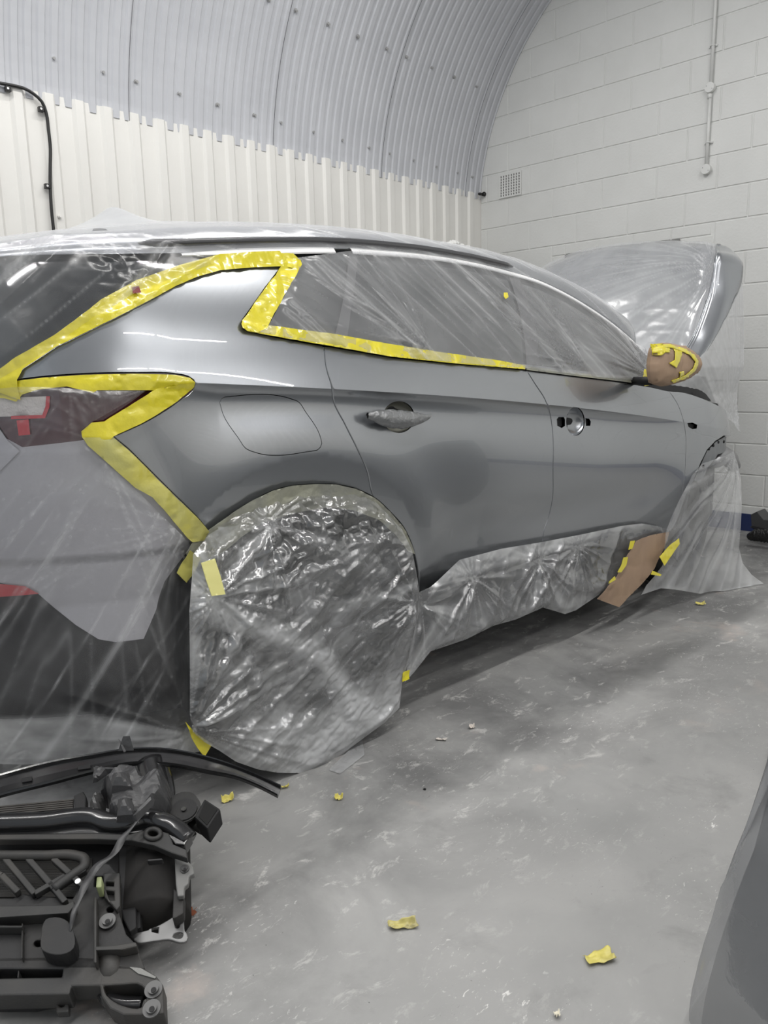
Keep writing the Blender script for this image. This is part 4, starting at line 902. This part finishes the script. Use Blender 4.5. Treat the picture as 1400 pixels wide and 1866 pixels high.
# curved beam (channel)
bt=curve([(-60,232),(0,215),(250,150),(420,122),(600,95),(750,95),(900,120),(1050,165),(1150,205),(1282,265)],50)
bb=curve([(-60,330),(0,312),(250,248),(420,203),(600,165),(760,168),(950,202),(1080,228),(1180,268),(1266,312)],50)
V=[];prof_=[(0,.0,),(0,.010),(.05,.014),(.10,.012),(.16,.003),(.50,.002),(.84,.003),(.90,.011),(.95,.013),(1,.009),(1,0)]
for i in range(50):
    for u,h in prof_:
        x=bt[i][0]*(1-u)+bb[i][0]*u; y=bt[i][1]*(1-u)+bb[i][1]*u; V.append(fp(x,y,.05)+FN*h)
k=len(prof_); F=[(i*k+j,i*k+j+1,(i+1)*k+j+1,(i+1)*k+j) for i in range(49) for j in range(k-1)]+[tuple(range(k)),tuple(49*k+j for j in range(k))[::-1]]
beam=mk('curved_beam',V,F,FS,fa,False); 
for a in ((100,215,145,235),(355,160,412,178)):
    plate('beam_hole',[(a[0],a[1]+4),(a[2],a[1]-4),(a[2],a[3]-4),(a[0],a[3]+4)],.053,.0575,BLACK,fa,0)
# backing (cooler core) and its fins
plate('cooler_core',[(-60,420),(620,420),(640,900),(560,930),(-60,930)],.0,.03,BLACK,fa,0)
fin=MB()
for i in range(34):
    Y=590+i*5.2; a=fp(-60,Y,.036);b=fp(420,Y,.036); d=(b-a);L_=np.linalg.norm(d); fin.box((a+b)/2,(L_/2,.0009,.003),(d/L_,np.cross(FN,d/L_),FN))
o=fin.build('cooler_fins',FG,fa); tag(o,kind='stuff')
pc=MB()
for i in range(7):
    a=fp(-60,360+i*9,.04);b=fp(335,322+i*9,.04); d=(b-a);L_=np.linalg.norm(d); pc.box((a+b)/2,(L_/2,.002,.004),(d/L_,np.cross(FN,d/L_),FN))
pc.build('radiator_top',DUST,fa)
plate('radiator_end',[(335,300),(380,280),(392,300),(390,370),(340,372)],.03,.06,FB_)
# side column behind
V=[];n=18
Q=[fp(690,170,.02),fp(715,300,.02),fp(700,420,.02),fp(695,500,.02)]
m1=MB(); m1.tube(smooth_line(Q,20),.045,16); m1.build('upright_tube',FS,fa,True)
Q=[fp(700,510,-.02),fp(695,700,-.02),fp(690,885,-.02)]
m1=MB(); m1.tube(smooth_line(Q,20),.085,20); o=m1.build('side_column',mat('dusty_brown_black',(.009,.008,.0075),.85,var=((.018,.016,.014),9,.45,.7)),fa,True)
plate('column_rib',[(670,590),(740,585),(742,592),(672,598)],.12,.135,FB_); plate('dark_recess',[(540,520),(610,520),(620,900),(590,920),(560,860),(545,800)],.03,.05,BLACK)
# cross bars
ftube('upper_crossbar',[(-60,425,.10),(200,418,.10),(430,402,.10),(500,425,.10),(600,420,.10),(660,402,.10),(730,415,.10),(800,450,.09),(862,505,.08)],.022,FS,n=16)
plate('crossbar_web',[(-60,405),(430,385),(490,408),(600,400),(660,385),(740,400),(872,470),(840,525),(800,520),(720,450),(600,470),(440,475),(-60,478)],.06,.095,FS)
cbr=plate('lower_crossbar',[(-60,475),(200,472),(440,470),(590,474),(620,465),(700,448),(770,470),(790,520),(850,545),(853,584),(780,560),(700,525),(600,503),(440,497),(200,498),(-60,500)],.085,.105,FG,holes=[ell((697,474,26,17),20)])
m1=MB(); Q=[fp(697+34*math.cos(t),474+23*math.sin(t),.108) for t in np.linspace(0,2*math.pi,33)]; m1.tube(Q,.0055,8,False); m1.build('boss_ring',FG,cbr,True)
fdisc('boss_floor',697,474,.075,.026,.01,BLACK,cbr)
# grille frame
gf=ftube('grille_frame',[(-60,573,.10),(200,573,.10),(340,573,.10),(385,590,.10),(385,620,.10),(340,655,.10),(270,705,.10),(245,725,.10)],.011,FG,n=8)
for a in (((25,590),(160,752)),((130,592),(250,728)),((245,592),(385,720)),((160,752),(300,670)),((245,728),(392,640)),((250,728),(300,790)),((-60,650),(10,668)),((10,668),(85,745))):
    A=fp(*a[0],.095);B=fp(*a[1],.095);d=B-A;L_=np.linalg.norm(d);d/=L_; m1=MB(); m1.box((A+B)/2,(L_/2,.006,.008),(d,np.cross(FN,d),FN)); m1.build('grille_bar',FG,fa,bevel=.002)
# lower carrier
low=plate('lower_carrier',[(-60,765),(60,765),(95,745),(330,768),(360,715),(420,640),(460,600),(500,610),(540,660),(545,840),(575,930),(620,975),(660,1085),(640,1100),(480,1090),(-60,1090)],.05,.085,FB_,holes=[[(430,665),(470,665),(470,712),(430,712)],ell((502,818,16,14),16),ell((176,972,22,15),16)])
plate('carrier_shelf',[(-60,800),(300,795),(335,775),(340,800),(310,835),(-60,858)],.085,.115,FG,low)
plate('motor_cover',curve([(190,900),(205,865),(260,852),(305,868),(330,905),(330,1000),(300,1018),(190,1000),(190,900)],26)[:-1],.085,.125,FB_,low,.01)
plate('carrier_web',[(430,985),(560,975),(620,965),(625,985),(560,1000),(430,1005)],.085,.11,FG,low); plate('carrier_web',[(425,760),(440,760),(440,1060),(425,1060)],.085,.11,FG,low); plate('carrier_web',[(-60,900),(100,900),(102,890),(-60,888)],.085,.11,FG,low)
plate('carrier_web',[(98,880),(104,880),(102,1040),(96,1040)],.085,.10,FG,low)
plate('green_clip',[(440,668),(464,666),(462,716),(436,718)],.09,.125,mat('green_clip_plastic',(.30,.34,.17),.5),low)
plate('clip_housing',[(470,650),(545,650),(548,800),(530,820),(475,760)],.085,.10,FG,low,holes=[[(480,690),(520,692),(518,712),(480,710)],[(482,730),(520,734),(520,775),(500,778)]])
fdisc('white_dot',355,691,.115,.006,.002,mat('white_plastic',(.85,.85,.85),.4))
def bolt(X,Y,h,p,r=.0165):
    o=fdisc('flange_bolt',X,Y,h,r,.003,STEEL,p); fdisc('bolt_head',X,Y,h+.003,r*.6,.006,STEEL,o); fdisc('bolt_socket',X,Y,h+.0095,r*.3,.0012,BLACK,o)
bolt(490,873,.09,low)
# bottom cross member with towing loop
bot=plate('bottom_member',[(-60,1035),(300,1030),(440,1035),(470,1050),(495,1035),(530,1040),(545,1070),(600,1075),(660,1088),(710,1118),(742,1160),(747,1290),(700,1298),(560,1298),(500,1270),(462,1215),(455,1165),(325,1168),(315,1205),(-60,1212)],.035,.085,FG,holes=[[(-40,1060),(290,1058),(282,1125),(-40,1132)],curve([(470,1165),(560,1160),(640,1162),(660,1180),(662,1240),(650,1258),(560,1255),(510,1230),(480,1200),(470,1165)],24)[:-1]])
ftube('member_tube',[(505,1045,.07),(508,1100,.07),(500,1150,.05)],.024,FG,bot)
plate('member_gusset',[(562,985),(615,972),(655,1072),(565,1062)],.04,.06,BLACK,bot); plate('scuffed_edge',[(590,1080),(640,1085),(712,1125),(705,1132),(630,1110)],.085,.0875,mat('scuffed_plastic',(.22,.22,.21),.6,bump=(90,.8,.004)),bot,0)
ftube('tow_loop',[(470,1180,.045),(500,1225,.045),(550,1250,.045),(650,1255,.045)],.016,FS,bot)
plate('member_floor',[(300,1040),(300,1130),(-60,1135),(-60,1040)],.035,.04,FB_,bot,0); plate('member_rib',[(86,1050),(92,1050),(84,1130),(78,1130)],.04,.08,FG,bot)
bolt(700,1185,.085,bot); bolt(692,1272,.085,bot)
plate('fixing_tab',[(250,1205),(312,1203),(312,1285),(255,1288)],.03,.05,FG,bot,holes=[ell((280,1248,15,13),14)])
plate('lower_duct',[(-60,1212),(315,1205),(250,1230),(150,1250),(-60,1252)],.01,.04,BLACK,bot)
# bright bracket at the foot of the column
plate('steel_bracket',curve([(590,930),(690,905),(740,880),(790,850),(830,828),(838,880),(842,915),(856,935),(850,962),(820,968),(770,955),(700,962),(620,965),(590,930)],40)[:-1],.012,.020,mat('dark_steel',(.20,.20,.20),.45,.7,bump=(30,.2,.003)),holes=[ell((809,891,9,12),14),curve([(790,930),(815,920),(832,925),(828,945),(800,947),(788,940),(790,930)],14)[:-1],[(690,902),(722,898),(720,925),(690,925)]])
m1=MB(); m1.box(fp(740,1000,.0),(.02,.02,.006)); 
rb_=plate('side_bracket',[(795,580),(850,590),(880,620),(885,655),(862,665),(858,700),(840,715),(838,755),(808,758),(800,700)],.05,.065,mat('grey_bracket',(.16,.16,.155),.5)); bolt(842,635,.066,rb_,.010)
plate('bracket_stem',[(790,720),(838,750),(835,835),(800,855),(785,860)],.02,.05,FB_)
# horn
hn=fdisc('horn',840,375,.03,.036,.03,CABLE); fdisc('horn_rim',838,365,.06,.040,.006,CABLE,hn); fdisc('horn_face',838,365,.066,.031,.003,FB_,hn); fdisc('horn_nut',838,365,.069,.006,.005,FS,hn)
A=fp(945,385,.05); d=fp(1000,360,.05)-fp(900,420,.05); d/=np.linalg.norm(d)
pl_=plate('horn_trumpet',[(885,395),(932,312),(1005,360),(945,450)],.02,.075,BLACK,fa,.004); plate('trumpet_mouth',[(905,395),(935,325),(990,362),(943,432)],.075,.077,mat('matt_black',(.008,.008,.008),.9),pl_,0)
ftube('horn_plug',[(870,420,.03),(900,440,.03),(925,455,.03)],.012,FB_,hn)
# duct tape wrapped lamp mount
TP=mat('grey_black_duct_tape',(.050,.050,.052),.45,0,.2,.3,bump=(60,.5,.004))
def lump(name,P,h0,h1,m,sd,fr_=20,amp=.012,res=.007):
    Q=np.array([((fp(x,y,h1)-FL0)@FU,(fp(x,y,h1)-FL0)@FV) for x,y in P]); v,f,rg=tri(Q,res); B=rg[0]
    d=np.sqrt(((v[:,None,:]-B[None])**2).sum(2).min(1)); hh=h0+(h1-h0)*np.clip(d/.018,0,1)**.5+amp*(crumple(v[:,0],v[:,1],fr_,1,sd)-.6)*np.clip(d/.01,0,1)
    Vt=FL0+v[:,:1]*FU+v[:,1:]*FV+hh[:,None]*FN; return mk(name,Vt,f.tolist(),m,fa,False)
lump('taped_mount',[(410,190),(500,135),(545,112),(600,108),(645,130),(655,160),(730,120),(750,150),(765,262),(700,300),(650,372),(600,382),(520,372),(455,330),(470,250),(450,205)],.03,.15,TP,201,16,.035)
lump('tape_block',[(495,165),(585,160),(600,235),(490,240)],.13,.17,TP,202,12,.01); lump('tape_block',[(520,280),(600,275),(620,370),(515,368)],.12,.16,TP,203,12,.01)
lump('tape_roll',[(590,372),(615,378),(690,300),(695,275),(675,275),(620,330)],.14,.17,TP,204,20,.008); lump('tape_flap',[(410,205),(415,130),(450,140),(560,150),(560,160),(480,165),(430,200)],.09,.12,TP,205,20,.01)
lump('foil_sleeve',[(385,300),(400,265),(450,225),(462,260),(455,350),(395,355)],.06,.12,mat('sleeve_plastic',(.10,.10,.10),.3,.2,.5,bump=(60,.6,.004)),206,26,.02)
m1=MB(); A=fp(575,95,.14);B=fp(568,30,.17); V=[A-FU*.02,A+FU*.018,B+FU*.012,B-FU*.004,A-FU*.012+FV*.02-FU*.03]; m1.add([V[0],V[1],V[2],V[3]],[(0,1,2,3)]); m1.add([fp(540,45,.15),fp(552,55,.15),fp(575,100,.15),fp(565,105,.15)],[(0,1,2,3)])
o=m1.build('tape_spike',TP,fa); so=o.modifiers.new('t','SOLIDIFY'); so.thickness=.003
# loose tape strip
P=smooth_line([fp(672,368,.135),fp(630,410,.14),fp(570,480,.135),(fp(520,560,.13)),fp(430,640,.135),fp(385,720,.14),fp(345,810,.14),fp(318,920,.125)],60); V=[]
for i,p in enumerate(P):
    hw=np.interp(i/59,[0,.3,.5,.7,1],[.002,.010,.015,.009,.003]); V+=[p-FU*hw*.9-FV*hw*.4+FN*.004*math.sin(i*.5),p+FU*hw*.9+FV*hw*.4]
o=mk('tape_strip',V,[(2*i,2*i+1,2*i+3,2*i+2) for i in range(59)],TP,fa,True); so=o.modifiers.new('t','SOLIDIFY'); so.thickness=.0015
# ------------------------------------------------------------------ floor scraps
def scrap(name,px,py,L_,Wd,ang,m,label,cat,sd,curl=.02,amp=.008):
    c=floor_at(px,py); nx,ny=26,14; V=[]
    for i in range(nx):
        for j in range(ny):
            u=i/(nx-1)-.5;v=j/(ny-1)-.5
            x=u*L_+.12*L_*(float(vn(v*3,1,sd))-.5)*(abs(u)*2)**3; y=v*Wd*(1+.35*(float(vn(u*5,2,sd))-.5))
            z=.002+curl*max(0,abs(u)*2-.55)*(1 if u>0 else .5)+curl*.8*max(0,v*2*(1 if sd%2 else -1)-.3)+amp*float(vn(u*6,v*4,sd+1))
            V.append((c[0]+x*math.cos(ang)-y*math.sin(ang),c[1]+x*math.sin(ang)+y*math.cos(ang),z))
    F=[(i*ny+j,(i+1)*ny+j,(i+1)*ny+j+1,i*ny+j+1) for i in range(nx-1) for j in range(ny-1)]
    o=mk(name,V,F,m,None,True); so=o.modifiers.new('t','SOLIDIFY'); so.thickness=.0008; return tag(o,label,cat)
ST=mat('scrap_tape',(.66,.58,.13),.5,0,.3,.3,var=((.52,.46,.14),14,.4,.65)); ST2=mat('scrap_tape_folded',(.50,.44,.14),.5,0,.3,.3,var=((.35,.31,.14),20,.4,.65)); SW=mat('pale_scrap',(.72,.66,.60),.6)
A_=R(-45)
scrap('tape_scrap',735,1690,.062,.018,A_+.1,ST2,'crumpled olive yellow tape scrap on the open floor, left one of the nearest two','tape',301,.014)
scrap('tape_scrap',1092,1748,.062,.032,A_+.3,ST,'larger flat yellow tape scrap on the open floor at the lower right','tape',302,.008)
scrap('tape_scrap',415,1461,.035,.016,A_+.4,ST,'yellow tape scrap on the floor beside the black horn','tape',303,.02)
scrap('tape_scrap',618,1457,.024,.016,A_,ST,'small yellow tape scrap on the floor in front of the rear wheel film','tape',305,.012)
scrap('tape_scrap',520,1437,.024,.010,A_+.3,ST,'tiny yellow tape scrap by the tip of the curved black beam','tape',306,.01)
scrap('tape_scrap',1277,1103,.045,.02,A_-.2,ST,'far yellow tape scrap on the floor beside the front wheel film','tape',307,.015)
scrap('paper_scrap',805,1349,.035,.016,A_-.2,SW,'small pale paper scrap on the floor nearer the rear wheel','paper',308,.006,.003)
scrap('paper_scrap',860,1328,.018,.014,A_,SW,'small crumpled white scrap on the floor farther from the rear wheel','paper',309,.012)
scrap('paper_scrap',1015,1853,.011,.012,A_,mat('cream_scrap',(.74,.70,.58),.6),'tiny cream scrap at the bottom edge of the floor','paper',310,.006)
# dry leaf
c=floor_at(346,1673); V=[(c[0],c[1],.012)]; n=22
for i in range(n):
    a=2*math.pi*i/n; r=.021*(1.0 if i%2 else .62)*(1+.25*math.sin(a*2)); V.append((c[0]+r*math.cos(a),c[1]+r*math.sin(a)*.8,.006+.012*random.random()))
o=mk('dry_leaf',V,[(0,1+i,1+(i+1)%n) for i in range(n)],mat('brown_leaf',(.20,.055,.02),.7)); so=o.modifiers.new('t','SOLIDIFY'); so.thickness=.001; tag(o,'dry curled brown leaf on the floor beside the bright steel bracket','leaf')
m1=MB(); c=floor_at(774,1439); m1.disc(c,(0,0,1),.0045,.003,12); tag(m1.build('rubber_plug',CABLE),'tiny black round plug on the floor right of the rear wheel film','plug')
# film spread on the floor by the bumper
V=[];nx,ny=150,70
g0,g1,g2,g3=[floor_at(*p) for p in ((-60,1372),(330,1372),(200,1545),(-200,1560))]
for i in range(nx):
    for j in range(ny):
        u=i/(nx-1);v=j/(ny-1); p=(g0*(1-u)+g1*u)*(1-v)+(g3*(1-u)+g2*u)*v; V.append((p[0],p[1],.006+float(crumple(p[0],p[1],22,.010,401))+float(fold_dir(p[0],p[1],R(60),10,.015,402))))
o=mk('floor_film',V,[(i*ny+j,i*ny+j+1,(i+1)*ny+j+1,(i+1)*ny+j) for i in range(nx-1) for j in range(ny-1)],F_FLR,None,True); tag(o,'crinkled clear plastic film on the floor below the rear bumper behind the front end carrier','masking film')
P=[floor_at(*p) for p in ((600,1405),(660,1345),(664,1378),(620,1412))]
V=[];nx,ny=24,16
for i in range(nx):
    for j in range(ny):
        u=i/(nx-1);v=j/(ny-1); p=(P[0]*(1-u)+P[1]*u)*(1-v)+(P[3]*(1-u)+P[2]*u)*v; V.append((p[0],p[1],.003+float(crumple(p[0],p[1],40,.004,403))))
o=mk('film_scrap',V,[(i*ny+j,i*ny+j+1,(i+1)*ny+j+1,(i+1)*ny+j) for i in range(nx-1) for j in range(ny-1)],F_FLR,None,True); tag(o,'flat corner of clear film on the floor at the front side of the rear wheel','masking film')
# car parts on the floor by the block wall
pt=thing('bumper_offcut','dark grey plastic car trim part lying by the navy skirting at the block wall','car part',tuple(floor_at(1395,965)))
def wp_(px,py,x): return at_plane(px,py,(x,0,0),(1,0,0))
def slab(name,P,x0,x1,m,parent):
    a=[wp_(*p,x0) for p in P]; b=[q+np.array([x1-x0,0,0]) for q in a]; n=len(a); return mk(name,a+b,[tuple(range(n)),tuple(range(2*n-1,n-1,-1))]+[(i,i+n,(i+1)%n+n,(i+1)%n) for i in range(n)],m,parent,bevel=.004)
slab('trim_body',[(1368,938),(1380,932),(1392,947),(1430,950),(1430,972),(1390,972),(1370,962)],5.45,5.6,mat('dark_grey_trim',(.06,.06,.062),.5),pt)
slab('trim_lip',[(1366,960),(1395,966),(1430,968),(1430,976),(1392,976)],5.40,5.45,DARKPL,pt)
m1=MB(); 
for i in range(7):
    c=wp_(1378+i*6,974+1.5*math.sin(i),5.32); m1.tube([c+np.array([0,.03,-.02]),c+np.array([-.03,0,.012+.01*random.random()]),c+np.array([0,-.05,-.02])],.03,10)
for i in range(len(m1.V)): m1.V[i]=(m1.V[i][0],m1.V[i][1],max(m1.V[i][2],.003))
tag(m1.build('black_bag',mat('black_bag_film',(.02,.02,.02),.25,bump=(60,.8,.01)),smooth=True),'crumpled black plastic bag in front of the dark trim part by the wall','bag')
V=[];m1=MB(); c=floor_at(1363,966); m1.tube([c+np.array([0,.07,.02]),c+np.array([0,0,.035]),c+np.array([0,-.09,.025])],[.015,.035,.02],10); 
for i in range(len(m1.V)): m1.V[i]=(m1.V[i][0],m1.V[i][1],max(m1.V[i][2],.002))
tag(m1.build('white_rag',mat('white_cloth',(.7,.7,.67),.8,bump=(60,.8,.01)),smooth=True),'small white rag at the foot of the block wall beside the black bag','rag')
# second covered car, lower right
bl=smooth_line([(1.30,-.9),(1.28,-.4),(1.25,0),(1.235,.22),(1.25,.40)]+[tuple(floor_at(*p)[:2]) for p in ((1262,1866),(1290,1800),(1335,1735),(1365,1640),(1390,1530),(1400,1400),(1425,1290),(1450,1200))],190)
bt_=np.gradient(bl,axis=0); bt_/=np.linalg.norm(bt_,axis=1)[:,None]; bn_=np.stack([bt_[:,1],-bt_[:,0]],1)   # inward
V=[];ny=90
for i in range(190):
    for j in range(ny):
        v=j/(ny-1); x,y=bl[i]; z=.0+.95*min(v/.75,1)**1.1; back=-.005+.45*v**1.6+ (0 if v<.75 else (v-.75)*1.8)
        d=float(fold_dir(x*1.0,z,R(115),9,.02,501,.1))+float(crumple(x,z,10,.012,502)); e=min(1,v*6)
        q_=back-abs(d)*e*.6; V.append((x+bn_[i][0]*q_,y+bn_[i][1]*q_,z+.003))
F=[(i*ny+j,(i+1)*ny+j,(i+1)*ny+j+1,i*ny+j+1) for i in range(189) for j in range(ny-1)]
F_2=film('clear_film_second',.50,rough=.25,gl=.10,sc_=24,bs=.12,vary=.05,col=(.40,.41,.42))
o=mk('second_car_film',V,F,F_2,None,True); tag(o,'clear plastic film skirt over a second car at the lower right edge','masking film')
c2=thing('second_car','dark car body under clear film at the lower right edge','car',(2.0,-.35,0))
def blob(name,m,off,z0,z1,parent):
    V=[];ny=20
    for i in range(0,190,3):
        for j in range(ny):
            v=j/(ny-1)*.88; x,y=bl[i]; z=.95*min(v/.75,1)**1.1; q_=-.005+.45*v**1.6+(0 if v<.75 else (v-.75)*1.8)+off; V.append((x+bn_[i][0]*q_,y+bn_[i][1]*q_,z+.001))
    return mk(name,V,[(i*ny+j,(i+1)*ny+j,(i+1)*ny+j+1,i*ny+j+1) for i in range(63) for j in range(ny-1)],m,parent,True)
blob('front_bumper',mat('second_bumper',(.085,.088,.095),.5,.1,.2),.022,.002,.90,c2)
m1=MB(); m1.box((2.1,-.75,.62),(.75,.55,.30)); m1.build('bonnet',mat('second_paint',(.10,.11,.13),.3,.5,1),c2,bevel=.12)
V=[]
m1=MB()
for x in (1.75,3.0): m1.tube([(x,-.1,.32),(x,-.32,.32)],.32,32)
m1.build('wheel',TYRE,c2)
